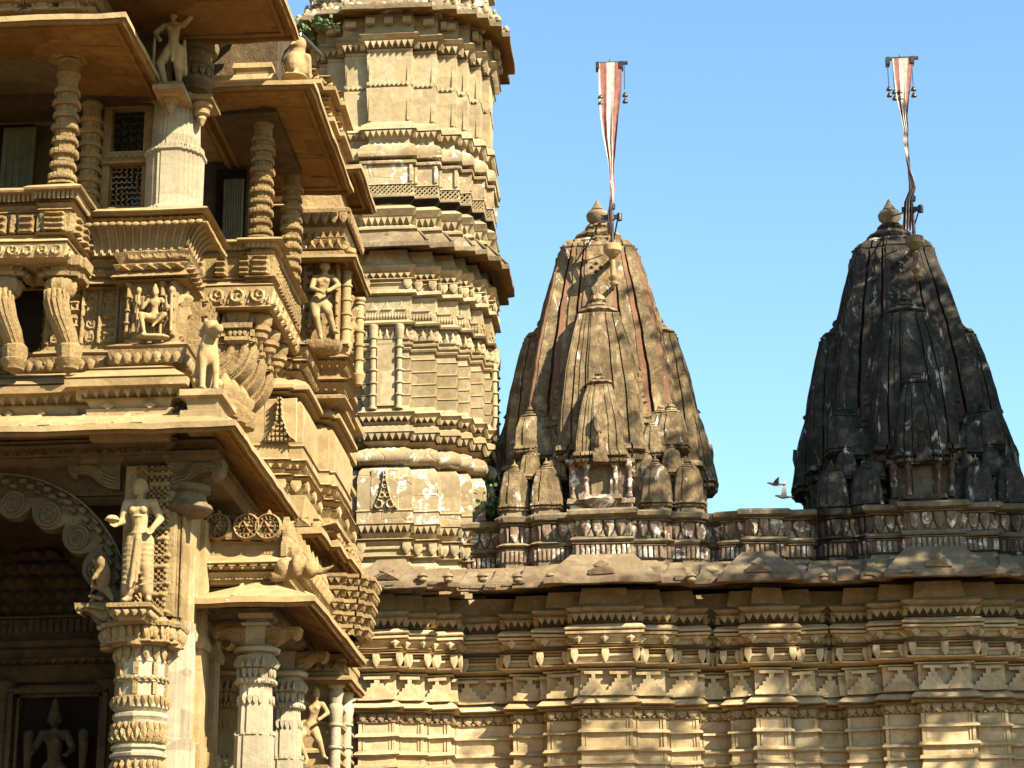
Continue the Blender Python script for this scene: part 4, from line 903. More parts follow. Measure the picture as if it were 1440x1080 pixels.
# hanging lotus brackets and the platform of the upper statue
for px, y0, y1, Y, s in ((239,160,128,18.66,1.), (283,178,146,18.9,.9)):
    x, z = ax(px, y0, Y), az(px, y0, Y); h = az(px, y1, Y)-z
    b = MB(); b.lathe(x, Y, [(z,.005),(z+h*.1,.03*s),(z+h*.2,.035*s),(z+h*.3,.055*s),(z+h*.4,.05*s),(z+h*.5,.085*s),(z+h*.68,.09*s),(z+h*.72,.075*s),(z+h*.8,.11*s),(z+h*.95,.115*s),(z+h,.10*s)], 20)
    b.box(x-.14*s, x+.14*s, Y-.13, Y+.3, z+h, z+h+.045); b.build('lotus_bracket', 'carved', porch)

# ---------- lower eave, beam and column with statue plinth
zl1 = az(150, 605, 17.75); XE = ax(331, 600, 17.75)
E1 = rect(XL, XE, 17.75, 21.2)
o = slope_eave('lower_eave', E1, zl1, .95, .42, .06, 1, rsp=.42, m='cream')
for k in range(9):
    x = XE-.9-k*.42; b = MB()
    b.add([(x-.06,17.76,zl1+.07),(x+.06,17.76,zl1+.07),(x+.04,17.78,zl1+.115),(x-.04,17.78,zl1+.115),(x,18.1,zl1+.25)], [(0,1,2,3),(1,4,2),(2,4,3),(3,4,0)])
    b.build('eave_knob', 'cream', o, fix=True)
cxA, cyA = ax(197, 1000, 18.78), 18.78
BM = rect(XL, ax(236, 630, 18.55), 18.55, 20.9)
def d(b):
    z0, z1 = az(100,642,18.5), az(100,626,18.5); relief(b, (XL,18.50,z0), (1,0), BM[1][0]-XL, z1-z0, lambda x, z: scroll2(x, z, z1-z0, .9))
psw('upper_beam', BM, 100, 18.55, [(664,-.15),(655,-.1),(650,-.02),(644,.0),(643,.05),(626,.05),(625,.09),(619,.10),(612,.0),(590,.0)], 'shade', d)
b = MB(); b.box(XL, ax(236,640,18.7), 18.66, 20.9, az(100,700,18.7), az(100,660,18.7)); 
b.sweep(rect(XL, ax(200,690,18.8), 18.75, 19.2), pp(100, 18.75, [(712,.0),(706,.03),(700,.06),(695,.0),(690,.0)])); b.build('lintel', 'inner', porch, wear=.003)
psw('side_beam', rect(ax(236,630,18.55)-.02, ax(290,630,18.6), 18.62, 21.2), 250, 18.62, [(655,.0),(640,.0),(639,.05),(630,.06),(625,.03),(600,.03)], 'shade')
# column A
zA = lambda y: az(197, y, 18.55)
col = []
def ring_(y0, y1, r0, r1=None): r1 = r1 or r0; return [(zA(y0), r0), (zA(y1), r1)]
pr = [(0,.34),(.5,.34),(.52,.30),(1.0,.30),(1.02,.22),(zA(1130),.22)]
for y, r in ((1085,.235),(1070,.21),(1064,.215),(1062,.255),(1058,.262),(1056,.225),(1052,.225),(1050,.25),(1046,.25),(1045,.215),(1012,.225),(1009,.235),(1006,.25),(1001,.25),(999,.215),(995,.235),(993,.25),(977,.245),(976,.215),(958,.215),(957,.235),(948,.235),(947,.215),(930,.215),(928,.225),(912,.225),(908,.24)): pr.append((zA(y), r))
b = MB(); b.lathe(cxA, cyA, sorted(pr), 16, rib=.02, ribn=8)
colA = b; b.mi = 1
def cyl_row(b, cx, cy, r, z0, z1, n, shape, t=.02, tc=.03, a0=0, w=1.):
    for k in range(n):
        a = 2*math.pi*k/n+a0; N = (math.cos(a), math.sin(a)); U = (-N[1], N[0])
        if N[1] > .4: continue
        s = 2*math.pi*r/n*w; b.plate((cx+N[0]*r, cy+N[1]*r, z0), U, N, [(u*s, v*(z1-z0)) for u, v in SH[shape]], t, tc)
cyl_row(b, cxA, cyA, .225, zA(1042), zA(1014), 22, 'petal', .01, .04); cyl_row(b, cxA, cyA, .225, zA(1042), zA(1028), 22, 'crest', .02, .05, a0=.14, w=.7); cyl_row(b, cxA, cyA, .225, zA(1024), zA(1013), 22, 'disc', .02, .04, a0=.14, w=.5)
cyl_row(b, cxA, cyA, .24, zA(993), zA(977), 26, 'leaf', .02, .04); cyl_row(b, cxA, cyA, .235, zA(956), zA(949), 26, 'diam', .015, .02); cyl_row(b, cxA, cyA, .215, zA(929), zA(908), 16, 'leaf', .03, .06); cyl_row(b, cxA, cyA, .21, zA(1083), zA(1066), 22, 'petal', .02, .05)
for y0, y1 in ((975,958),(947,930)): cyl_row(b, cxA, cyA, .205, zA(y0), zA(y1), 8, 'rect', .035, .035, w=.35)
b.build('statue_column', ['pale', 'carved'], porch, wear=.002, smooth=25)
CA = ratha(cxA, cyA, [(.12,.33),(.20,.27),(.25,.25)])
def d(b):
    row(b, CA, .015, zA(899), zA(880), .075, 'petal', .02, .05, front=NB); 
    for sx in (-.3, 0, .3):
        y_ = cyA-.30 if sx == 0 else cyA-.05; b.lathe(cxA+sx, y_, [(zA(911),.02),(zA(909),.075),(zA(905),.08),(zA(903),.05)], 14)
psw('column_capital', CA, 197, 18.5, [(907,-.03),(904,-.02),(902,.03),(899,.02),(880,.02),(879,.05),(874,.06),(872,.02),(866,-.04)], 'carved', d)
PLN = rect(ax(158,850,18.2), ax(212,850,18.2), 18.14, 18.9)
def d(b): row(b, PLN, -.02, az(185,867,18.2), az(185,857,18.2), .075, 'leaf', .02, .05, front=NB)
psw('statue_plinth', PLN, 185, 18.14, [(872,-.06),(868,-.05),(857,-.04),(856,.0),(853,.03),(848,.03),(847,.0)], 'carved', d)
# pier behind the statue
x0, x1 = ax(172,780,18.62), ax(246,780,18.62)
PR = rect(x0, x1, 18.62, 19.05); z0, z1 = az(200,866,18.6), az(200,655,18.6)
def pier(x, z):
    W = x1-x0; h = np.where(x < .13, .02, 0.)
    xl = x-W*.66; zz = np.mod(z, .26)-.13
    h = np.maximum(h, np.where(np.abs(xl) < .13, np.maximum(cap2(xl, zz,-.11,-.1,.11,-.1,.022), cap2(xl, zz,-.08,.06,.08,.06,.03)), 0)); h = np.maximum(h, np.where(np.abs(xl) < .1, .02*(np.sin(x*120)*np.sin(z*120) > 0), 0))
    lf = np.abs(x-W*.33); h = np.maximum(h, np.where(lf < .05, .05-.02*np.mod(z*1.+lf*1.5, .055)/.055-.3*lf, 0)); return h
b = MB(); b.box(x0, x1, 18.62, 19.05, z0, z1); relief(b, (x0,18.62,z0), (1,0), x1-x0, z1-z0, pier, .009)
xs = ax(252,790,18.8); b.box(x1, xs+.03, 18.72, 19.1, z0-.1, az(250,722,18.8)); 
for q in (0, .035): b.box(x1+.005+q, x1+.02+q, 18.70, 18.8, z0, az(250,722,18.8))
b.build('pier', 'carved', porch, wear=.002)
# tall plain pilaster right of the column, reaching down
b = MB(); xa, xb = ax(222,1000,18.95), ax(247,1000,18.95)
b.sweep(ratha((xa+xb)/2+.02, 19.12, [(.06,.17),(.10,.15),(.14,.14)]), [(0,.03),(az(240,1040,19),.03),(az(240,1039,19),0),(az(240,874,19),0)]); b.build('plain_pilaster', 'pale', porch)
# bracket capital of scrolls above the pier
def volute(b, x, y, z, s, dirx, ydepth, n=2):
    """an S scroll bracket reaching from the pier outwards in +-x"""
    out = [(0,0),(0,-.42),(.16,-.40),(.34,-.30),(.46,-.20),(.60,-.17),(.66,-.20),(.64,-.26),(.74,-.22),(.80,-.12),(.80,-.04),(.82,0)]
    P = [(x+dirx*u*s, z+v*s) for u, v in out]
    if dirx > 0: P = P[::-1]
    # P runs clockwise or not; build closed prism along y
    f = [(px, y-ydepth/2, pz) for px, pz in P]; k = [(px, y+ydepth/2, pz) for px, pz in P]; n_ = len(P)
    b.add(f+k, [tuple(range(n_)), tuple(range(2*n_-1, n_-1, -1))]+[(i, n_+i, n_+(i+1) % n_, (i+1) % n_) for i in range(n_)])
    for j in range(3):
        q = [(x+dirx*u*s, y-ydepth/2-.012, z+v*s) for u, v in ((.05,-.36+.05*j),(.25,-.30+.06*j),(.42,-.15+.04*j),(.58,-.10+.02*j),(.70,-.13+.02*j))]; b.tube(q, .02*s+.004, 6)
    b.lathe(x+dirx*.66*s, y, [(z-.22*s,.02*s)], 6) if False else None
zv = az(200,652,18.6)
for dirx, px_, lb in ((-1,170,''),(1,238,'')):
    b = MB(); volute(b, ax(px_,660,18.62), 18.72, zv+.02, .62, dirx, .26); x = ax(px_,660,18.62)
    b.sweep(rect(min(x,x+dirx*.42), max(x,x+dirx*.42), 18.56, 18.95), [(zv+.0,0),(zv+.03,.05),(zv+.09,.06),(zv+.12,.0),(zv+.16,.0),(zv+.17,.04),(zv+.2,.04)])
    if dirx > 0:
        b.lathe(x+.16, 18.75, [(zv-.48,.1),(zv-.46,.2),(zv-.42,.24),(zv-.38,.22),(zv-.36,.18),(zv-.28,.16),(zv-.26,.2),(zv-.2,.2)], 20)
    b.build('scroll_bracket', 'shade', porch, wear=.003, fix=True)
# scalloped arch left of the column
acx, acz = ax(-14, 872, 18.78), az(-14, 872, 18.78); ro, ri = az(0,672,18.78)-acz, az(0,722,18.78)-acz
def arch_pts(b):
    rc = (ro+ri)/2; W = (ro-ri)*1.05; n = 10
    def fn(u, v):
        a = math.radians(-6)+u*math.radians(192); # angle from +x axis, counter-clockwise
        s = a*rc; r = (v-.5)*W+0; cell = math.radians(192)/n*1.0; al = (np.mod(a+math.radians(6), cell)-cell/2)*rc
        # scallop outline: the inner edge bulges in half rounds
        sc = np.sqrt(np.maximum(0, 1-(al/(cell*rc*.5))**2))
        rad = rc-W*.5*(.25+1.05*sc)*(1-v)+W*.5*v
        rr = rad-rc
        h = ring2(al, rr+W*.25, 0, 0, W*.30, W*.05); h = np.maximum(h, ring2(al, rr+W*.25, 0, 0, W*.20, W*.05)*.8); h = np.maximum(h, rosette2(al, rr+W*.30, W*.17))
        h = np.maximum(h, .03*(np.sin(s*42)*np.sin(rr*60+s*10) > .1)*(rr > W*.12)*(rr < W*.42)); h = np.maximum(h, np.where(np.abs(rr-W*.46) < W*.03, .035, 0))
        e = (v < 1e-6) | (v > 1-1e-6) | (u < 1e-6) | (u > 1-1e-6)
        return (acx+rad*np.cos(a), 18.68-np.where(e, -.14, h*2.+.01), acz+rad*np.sin(a)*1.0)
    b.grid(lambda u, v: fn(1-u, v), 420, 60)
    def fb(u, v):
        x, y, z = fn(u, v); return (x, 18.83+0*y, z)
    b.grid(fb, 120, 6)
b = MB(); arch_pts(b); b.build('scalloped_arch', 'shade', porch, wear=.002)
# makara bracket on which the arch springs
xm, zm = ax(140,850,18.6), az(140,850,18.6)
b = MB(); volute(b, ax(160,850,18.7), 18.7, zm+.02, .42, -1, .2)
for k in range(5): b.tube([(xm+.06-.02*k, 18.56, zm-.05+.09*k), (xm-.1+.02*k, 18.54, zm-.02+.09*k), (xm-.06, 18.56, zm+.05+.09*k)], .02, 6)
b.build('arch_bracket', 'carved', porch, fix=True)
sculpt('arch_figure', [('e',(ax(145,810,18.55),18.55,az(145,810,18.55)),(.07,.06,.16)),('e',(ax(143,790,18.52),18.5,az(143,790,18.5)),(.05,.05,.06)),('c',(ax(150,830,18.5),18.5,az(150,830,18.5)),(ax(158,845,18.45),18.47,az(158,845,18.5)),.04,.02),('c',(ax(140,800,18.5),18.5,az(140,803,18.5)),(ax(130,812,18.45),18.47,az(130,815,18.5)),.03,.02)], 'carved', porch, voxel=.02)

b = MB(); xsw = ax(251,1000,19.1); b.box(xsw-.16, xsw, 19.12, 20.8, 0, az(250,700,19))
for yy_ in (19.12, 19.75, 20.4): b.sweep(rect(xsw-.02, xsw+.05, yy_, yy_+.26), [(0,.03),(az(250,1040,19.4),.03),(az(250,1038,19.4),.0),(az(250,905,19.4),.0),(az(250,903,19.4),.03),(az(250,893,19.4),.04),(az(250,880,19.4),.0),(az(250,720,19.4),.0)])
b.build('added_cross_wall', 'cream', porch)  # wall added to keep sun off the niche, behind real pilasters
# ---------- interior of the porch
bwx0, bwx1 = XL, ax(252, 1000, 20.9)
b = MB(); b.box(bwx0, bwx1, 20.75, 21.1, 0, az(100,660,20.7)); b.box(bwx0-.3, bwx0, 18.7, 21, 0, az(100,600,19)); b.build('inner_wall', 'inner', porch)
b = MB(); b.box(bwx0, ax(236,640,18.7), 18.9, 20.9, az(100,688,18.8), az(100,684,18.8)); b.build('inner_ceiling', 'inner', porch)
ZI = lambda y: az(90, y, 20.6)
IW = rect(bwx0+.01, bwx1-.01, 20.74, 20.9)
def d(b):
    row(b, IW, .09, ZI(888), ZI(870), .07, 'flute', .03, .05, front=FR); row(b, IW, .16, ZI(934), ZI(926), .1, 'tri', .03, front=FR)
psw('inner_cornice', IW, 90, 20.74, [(962,.0),(958,.05),(950,.08),(936,.12),(935,.2),(925,.2),(924,.14),(912,.12),(908,.2),(900,.22),(890,.1),(888,.09),(870,.09),(868,.15),(865,.15),(864,.0)], 'inner', d)
b = MB()
def tym(x, z):
    W = ax(165,800,20.6)-ax(-60,800,20.6); return np.maximum(np.abs(np.sin(x*22)*np.sin(z*22))*.05, .0)*(np.abs(x-W/2) < (W/2)*(1-z/ (ZI(770)-ZI(862))*.8))
relief(b, (ax(-60,860,20.7),20.72,ZI(862)), (1,0), ax(165,800,20.6)-ax(-60,800,20.6), ZI(770)-ZI(862), tym, .02)
b.build('tympanum', 'inner', porch)
nx0, nx1 = ax(30,1000,20.6), ax(134,1000,20.6)
b = MB()
for q, w_ in ((0,.05),(.07,.03)):
    b.box(nx0-.13+q, nx0-.13+q+w_, 20.55+q, 20.8, ZI(1200), ZI(972-q*30)); b.box(nx1+.13-q-w_, nx1+.13-q, 20.55+q, 20.8, ZI(1200), ZI(972-q*30)); b.box(nx0-.13+q, nx1+.13-q, 20.55+q, 20.8, ZI(975+q*60), ZI(968+q*60))
row(b, rect(nx0-.13, nx1+.13, 20.55, 20.8), .0, ZI(974.5), ZI(969.5), .06, 'diam', .012, front=FR)
b.box(nx0-.05, nx1+.05, 20.65, 20.75, ZI(1190), ZI(1180)); b.build('niche_frame', 'inner', porch)
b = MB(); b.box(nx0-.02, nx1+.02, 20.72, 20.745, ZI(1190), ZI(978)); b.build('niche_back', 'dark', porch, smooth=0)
for px in (0, 150):                           # slim wall colonnettes either side of the niche
    x = ax(px,1000,20.6); b = MB(); b.lathe(x, 20.66, [(ZI(1190),.09),(ZI(1100),.09),(ZI(1060),.06),(ZI(1030),.08),(ZI(1028),.06),(ZI(1000),.06),(ZI(990),.09),(ZI(980),.07),(ZI(965),.12),(ZI(958),.14)], 14, rib=.04, ribn=8); b.build('wall_colonnette', 'inner', porch)

# ---------- left hanging balcony
BX, BY = ax(89, 363, 17.88), 17.88
PB = rect(XL, BX, BY, 18.8)
def d(b):
    z0, z1 = az(60,360,BY), az(60,343,BY); hf = lambda x, z: np.maximum(scroll2(x, z, z1-z0, 1.4), cap2(np.mod(x,.09)-.045, z, -.03,0,.03,z1-z0,.012)*.8)
    relief(b, (XL,BY,z0), (1,0), BX-XL, z1-z0, hf); relief(b, (BX,BY,z0), (0,1), .8, z1-z0, hf)
balc = psw('left_balcony', PB, 60, BY, [(364,-.03),(362,.015),(361,.0),(342,.0),(341,.03),(338,.05),(336,.04),(335,-.03),(331,-.04)], 'cream', d)
b = MB(); b.box(XL, BX-.05, BY+.1, 18.8, az(60,364.5,BY+.1), az(60,364.5,BY+.1)+.02); b.build('balcony_floor', 'ochre', balc)
PB2 = [(XL,BY+.06),(BX-.22,BY+.06),(BX-.22,BY),(BX+.02,BY),(BX+.02,18.8),(XL,18.8)]
def d(b):
    z0, z1 = az(60,327,BY), az(60,299,BY); hf = lambda x, z: np.where(np.abs(np.mod(x,.26)-.13) < .075, .025+.02*(np.sin(z*95) > .2)*(np.abs(np.mod(x,.26)-.13) < .06), np.where(np.abs(np.mod(x,.26)-.13) > .105, .03, 0))
    relief(b, (XL,BY+.06,z0), (1,0), BX-.22-XL, z1-z0, hf); relief(b, (BX-.22,BY,z0), (1,0), .24, z1-z0, lambda x, z: .02*(np.sin(z*110) > 0)*(np.abs(x-.12) < .09)+.01); relief(b, (BX+.02,BY,z0), (0,1), .85, z1-z0, hf)
psw('railing', PB2, 60, BY+.03, [(331,-.02),(330,.04),(328,.05),(327,.0),(299,.0),(298,.03),(296,.05),(294,.02),(288,.02),(287,.06),(284,.06),(283,.02)], 'carved', d, parent=balc)
def d(b): row(b, PB2, .075, az(60,281,BY-.05), az(60,269,BY-.05), .045, 'flute', .02, .035, front=NB)
psw('coping', PB2, 60, BY+.03, [(283,.02),(282,.05),(275,.07),(270,.10),(267,.15),(264,.16),(262,.12),(261,-.2)], 'cream', d, parent=balc)
# curved brackets hanging under it
for px, lab_ in ((84,None),(8,None)):
    Yb = 18.12; xb = ax(px, 400, Yb); Z = lambda y: az(px, y, Yb)
    b = MB()
    b.sweep(ratha(xb-.0, Yb+.12, [(.08,.19),(.14,.15),(.16,.16)]), [(Z(392),-.03),(Z(391),.02),(Z(386),.03),(Z(385),-.01),(Z(378),.0),(Z(377),.04),(Z(368),.05),(Z(364),.05)])
    b.lathe(xb, Yb+.05, [(Z(414),.11),(Z(410),.13),(Z(402),.15),(Z(396),.14),(Z(392),.12)], 20, rib=.05, ribn=10)
    pts = [(xb-.02, Yb+.02, Z(410)), (xb-.02, Yb-.02, Z(425)), (xb+.01, Yb-.0, Z(445)), (xb+.06, Yb+.06, Z(465)), (xb+.09, Yb+.12, Z(482))]
    for k in range(9):
        a = math.pi*(.9+1.2*k/8); q = [(p[0]+.105*math.cos(a)*(1-.08*i), p[1]+.10*math.sin(a)*(1-.05*i), p[2]) for i, p in enumerate(pts)]; b.tube(q, .026, 6)
    b.tube(pts, [.11,.11,.105,.1,.09], 16)
    x2, y2 = xb+.09, Yb+.12
    b.lathe(x2, y2, [(Z(522),.005),(Z(517),.05),(Z(515),.09),(Z(510),.10),(Z(507),.12),(Z(502),.13),(Z(500),.11),(Z(492),.12),(Z(484),.125),(Z(480),.10),(Z(476),.08)], 20, rib=.03, ribn=10)
    b.build('curved_bracket', 'carved', balc, wear=.003)
b = MB(); b.box(ax(22,440,18.7), ax(60,440,18.7), 18.66, 18.75, az(40,500,18.7), az(40,388,18.7)); b.build('recess_shade_plate', 'dark', balc, smooth=0)  # dark plate on the wall paints the shade of a hollow
# stacked-ring columns of the upper storey
def ring_col(name, px, Y, y0, y1, r, parent, m='carved', head=.28):
    x = ax(px, (y0+y1)/2, Y); za, zb = az(px, y0, Y), az(px, y1, Y); H = zb-za; zs = zb-H*head
    Q = ratha(x, Y, [(.42*r,1.0*r),(.72*r,.86*r),(.78*r,.78*r)]); b = MB()
    pr = [(za,.02),(za+.02,.02)]
    n = max(4, int((zs-za)/.115)); st = (zs-za)/n
    for k in range(n):
        z = za+k*st; e = .009 if k % 2 else .017
        pr += [(z+.01*st,-.016),(z+.38*st,-.012),(z+.40*st,e),(z+.50*st,e+.006),(z+.52*st,e),(z+.78*st,e),(z+.80*st,-.004),(z+.86*st,.002),(z+.88*st,-.014)]
    b.sweep(Q, pr)
    for k in range(n):
        z = za+k*st; row(b, Q, .012, z+.52*st, z+.8*st, .04, 'rect', .010, .012, front=NB) if k % 2 == 0 else None
    b.lathe(x, Y, [(zs-.02,r*.9),(zs+H*head*.25,r*.95),(zs+H*head*.3,r*1.12),(zs+H*head*.36,r*1.12),(zs+H*head*.4,r*.95),(zs+H*head*.62,r*1.0),(zs+H*head*.66,r*1.2),(zs+H*head*.7,r*1.2),(zs+H*head*.74,r*1.0)], 12)
    b.sweep(rect(x-r, x+r, Y-r, Y+r), [(zb-H*head*.27,0),(zb-H*head*.22,.05),(zb-H*head*.12,.06),(zb-H*head*.1,.0),(zb-H*head*.05,.12),(zb,.13)])
    o = b.build(name, m, parent, wear=.002)
    for dx in (-1, 1):
        b = MB(); volute(b, x+dx*r*.9, Y, zb+.02, .34, dx, r*1.4); b.build('scroll_bracket', 'carved', o, fix=True)
    return o
ring_col('balcony_column', 93, 18.1, 262, 72, .105, porch)
ring_col('balcony_column', 127, 19.0, 300, 115, .10, porch)
ring_col('balcony_column', -60, 18.1, 262, 72, .105, porch)
# back wall, door with curtain, lattice windows
b = MB(); b.box(XL, ax(152,200,19.5), 19.5, 19.7, az(100,330,19.5), az(100,20,19.5)); b.build('upper_back_wall', 'inner', porch)
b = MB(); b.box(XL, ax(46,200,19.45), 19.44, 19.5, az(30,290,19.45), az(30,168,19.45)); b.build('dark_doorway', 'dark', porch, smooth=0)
b = MB()
for k in range(14):
    x = ax(4+k*3.2, 220, 19.4); b.tube([(x, 19.40-.015*math.sin(k*2), az(30,285,19.4)), (x+.01, 19.40, az(30,180,19.4))], .018, 6)
b.build('curtain', 'curtain', porch)
b = MB(); b.sweep(rect(XL, ax(82,160,19.3), 19.3, 19.5), pp(40, 19.3, [(166,.0),(164,.03),(158,.0),(156,.04),(151,.04),(150,.0)])); b.build('door_beam', 'cream', porch)
wx0, wx1 = ax(145,220,19.15), ax(214,220,19.15); ZW = lambda y: az(180, y, 19.15)
wf = MB()
wf.box(wx0, wx0+.08, 19.12, 19.3, ZW(300), ZW(140)); wf.box(wx1-.09, wx1, 19.12, 19.3, ZW(300), ZW(140)); wf.box(wx0, wx1, 19.1, 19.3, ZW(232), ZW(215)); wf.box(wx0, wx1, 19.1, 19.3, ZW(153), ZW(138)); wf.box(wx0, wx1, 19.1, 19.3, ZW(306), ZW(293))
wf.box(wx0, wx1, 19.05, 19.12, ZW(234), ZW(231))
row(wf, rect(wx0, wx1, 19.1, 19.3), .0, ZW(226), ZW(218), .06, 'diam', .012, .02, front=FR)
wf = wf.build('window_frame', 'carved', porch, wear=.002)
for (ya, yb, dn) in ((215,153,.07),(293,232,.055)):
    b = MB(); b.box(wx0+.08, wx1-.09, 19.24, 19.26, ZW(ya), ZW(yb)); b.build('window_pane', 'glass', wf, smooth=0)
    b = MB(); W = wx1-wx0-.17; H = ZW(yb)-ZW(ya); nx = int(W/dn); nz = int(H/dn)
    for i in range(nx):
        for j in range(nz):
            x = wx0+.08+(i+.5)*W/nx; z = ZW(ya)+(j+.5)*H/nz; r = dn*.5; k = 6
            pts = [(x+r*math.cos(a*math.pi/3+.5*(i+j)), 19.2, z+r*math.sin(a*math.pi/3+.5*(i+j))) for a in range(4)]; b.tube(pts, .007, 4)
    b.build('window_lattice', 'cream' if ya > 250 else 'metal', wf)
# left upper eave
XU = ax(176, 21, 17.15); zu = az(120, 27, 17.15)
EU = rect(XL, XU, 17.15, 18.35)
slope_eave('upper_left_eave', [(XL,17.15),(XU,17.15),(XU,20.3),(XL,20.3)], zu, .95, .10, .06)
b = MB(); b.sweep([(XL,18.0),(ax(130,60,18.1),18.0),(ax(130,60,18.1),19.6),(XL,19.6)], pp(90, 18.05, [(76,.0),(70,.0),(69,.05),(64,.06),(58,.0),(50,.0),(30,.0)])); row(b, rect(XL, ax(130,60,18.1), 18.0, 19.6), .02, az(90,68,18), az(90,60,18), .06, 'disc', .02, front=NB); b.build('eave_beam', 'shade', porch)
# cresting and little beasts above it
b = MB(); Z = lambda y, Y=17.6: az(60, y, Y)
b.sweep(rect(XL, ax(128,5,17.6), 17.6, 18.4), [(Z(22),.0),(Z(17),.05),(Z(15),.05),(Z(14),.0),(Z(8),.0),(Z(6),.05),(Z(2),.05),(Z(1),.0),(Z(-40),.0)])
for px in (8, 58, 96):
    x = ax(px, 5, 17.5); b.sweep(ratha(x, 17.62, [(.05,.12),(.10,.10)]), [(Z(22),.03),(Z(18),.03),(Z(17),.0),(Z(10),.0),(Z(9),.04),(Z(5),.05),(Z(3),.0),(Z(-30),-.01)])
relief(b, (XL,17.6,Z(13)), (1,0), ax(128,5,17.6)-XL, Z(-30)-Z(13), lambda x, z: figure2(np.mod(x,.28)-.14, z, .30, 'dance'))
b.build('eave_cresting', 'carved', porch, wear=.003)

# ---------- right hanging balcony
B2Y = 20.05; B2X = ax(380, 431, B2Y)
PR2 = rect(ax(262,400,B2Y), B2X, B2Y, 21.85)
Z2 = lambda y: az(335, y, B2Y)
def d(b):
    z0, z1 = Z2(429), Z2(405); hf = lambda x, z: np.maximum(scroll2(x, z, (z1-z0), 1.1), cap2(np.mod(x,.07)-.035, z, -.02,0,.02,z1-z0,.012))
    relief(b, (PR2[0][0],B2Y,z0), (1,0), B2X-PR2[0][0], z1-z0, hf); relief(b, (B2X,B2Y,z0), (0,1), 1.8, z1-z0, hf)
bal2 = psw('right_balcony', PR2, 335, B2Y, [(434,-.02),(431,.015),(430,.0),(404,.0),(403,.03),(400,.04),(398,-.02),(396,-.02)], 'cream', d)
b = MB(); b.box(PR2[0][0], B2X-.03, B2Y+.05, 21.8, Z2(433.5), Z2(432)); b.build('balcony_floor', 'ochre', bal2)
PR3 = [(PR2[0][0],B2Y+.06),(B2X-.22,B2Y+.06),(B2X-.22,B2Y),(B2X+.0,B2Y),(B2X+.0,B2Y+.25),(B2X-.05,B2Y+.25),(B2X-.05,21.8),(PR2[0][0],21.8)]
def d(b):
    z0, z1 = Z2(388), Z2(362)
    hf = lambda x, z: np.where(np.abs(np.mod(x,.24)-.12) < .06, .03+.025*(np.sin(z*100) > .1)*(np.abs(np.mod(x,.24)-.12) < .05), 0)
    relief(b, (PR3[0][0],B2Y+.06,z0), (1,0), B2X-.22-PR3[0][0], z1-z0, hf); relief(b, (B2X-.22,B2Y,z0), (1,0), .22, z1-z0, lambda x, z: .02*(np.sin(z*100) > 0)*(np.abs(x-.11) < .08)+.01); relief(b, (B2X-.05,B2Y+.25,z0), (0,1), 1.5, z1-z0, lambda x, z: .035*(np.sin(x*60)*np.sin(z*60) > 0))
psw('railing', PR3, 335, B2Y+.03, [(396,-.01),(395,.04),(390,.05),(389,.0),(362,.0),(361,.03),(357,.04),(356,.0),(352,.0)], 'carved', d, parent=bal2)
def d(b): row(b, PR3, .04, Z2(351), Z2(341), .05, 'flute', .02, .03, front=NB)
psw('coping', PR3, 335, B2Y+.03, [(352,.0),(350,.04),(343,.06),(341,.10),(338,.13),(336,.12),(335,-.1)], 'cream', d, parent=bal2)
ring_col('balcony_column', 369, 20.28, 338, 138, .105, porch)
ring_col('balcony_column', 409, 21.75, 500, 205, .10, porch, head=.2)
# eave above it
XU2 = ax(441, 118, 19.3); zu2 = az(360, 121, 19.3)
slope_eave('upper_right_eave', [(ax(262,120,19.3),19.3),(XU2,19.3),(XU2,22.2),(ax(262,120,19.3),22.2)], zu2, .75, .10, .055)
b = MB(); xc = ax(369,150,20.28)
b.sweep([(xc-1.2,20.18),(xc+.12,20.18),(xc+.12,22.0),(xc-.1,22.),(xc-.1,20.4),(xc-1.2,20.4)], [(az(369,150,20.2)+.10,0),(az(369,150,20.2)+.16,.03),(az(369,150,20.2)+.19,.03),(az(369,150,20.2)+.20,0),(zu2+.16,0)]); b.build('eave_beam', 'shade', porch)
b = MB(); b.box(ax(262,240,21.4), ax(352,240,21.4), 21.35, 21.5, az(330,345,21.4), az(330,120,21.4)); b.build('door_wall', 'inner', porch)
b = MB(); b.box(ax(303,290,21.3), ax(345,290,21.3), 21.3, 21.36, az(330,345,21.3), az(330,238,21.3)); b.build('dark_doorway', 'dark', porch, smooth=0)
b = MB()
for k in range(8):
    x = ax(316+k*3.4, 290, 21.25); b.tube([(x, 21.25, az(330,342,21.2)), (x, 21.25, az(330,250,21.2))], .02, 6)
b.build('curtain', 'curtain', porch)
# roofing above the right eave
b = MB(); zr = zu2+.07
b.sweep(rect(ax(262,100,19.9), ax(383,100,19.75), 19.75, 21.6), [(zr,.05),(zr+.09,.06),(zr+.12,.02),(zr+.16,.0),(zr+.2,.06),(zr+.26,.05),(zr+.3,-.05)]); b.sweep(rect(ax(335,95,19.8), ax(378,95,19.8), 19.8, 20.4), [(zr+.2,.0),(zr+.33,.02),(zr+.36,.05),(zr+.42,.04),(zr+.45,-.04)])
b.box(ax(330,95,19.8), ax(460,95,19.8)-.25, 20.3, 22.0, zr+.0, zr+.18)
b.build('eave_roofing', 'cream', porch, wear=.004)

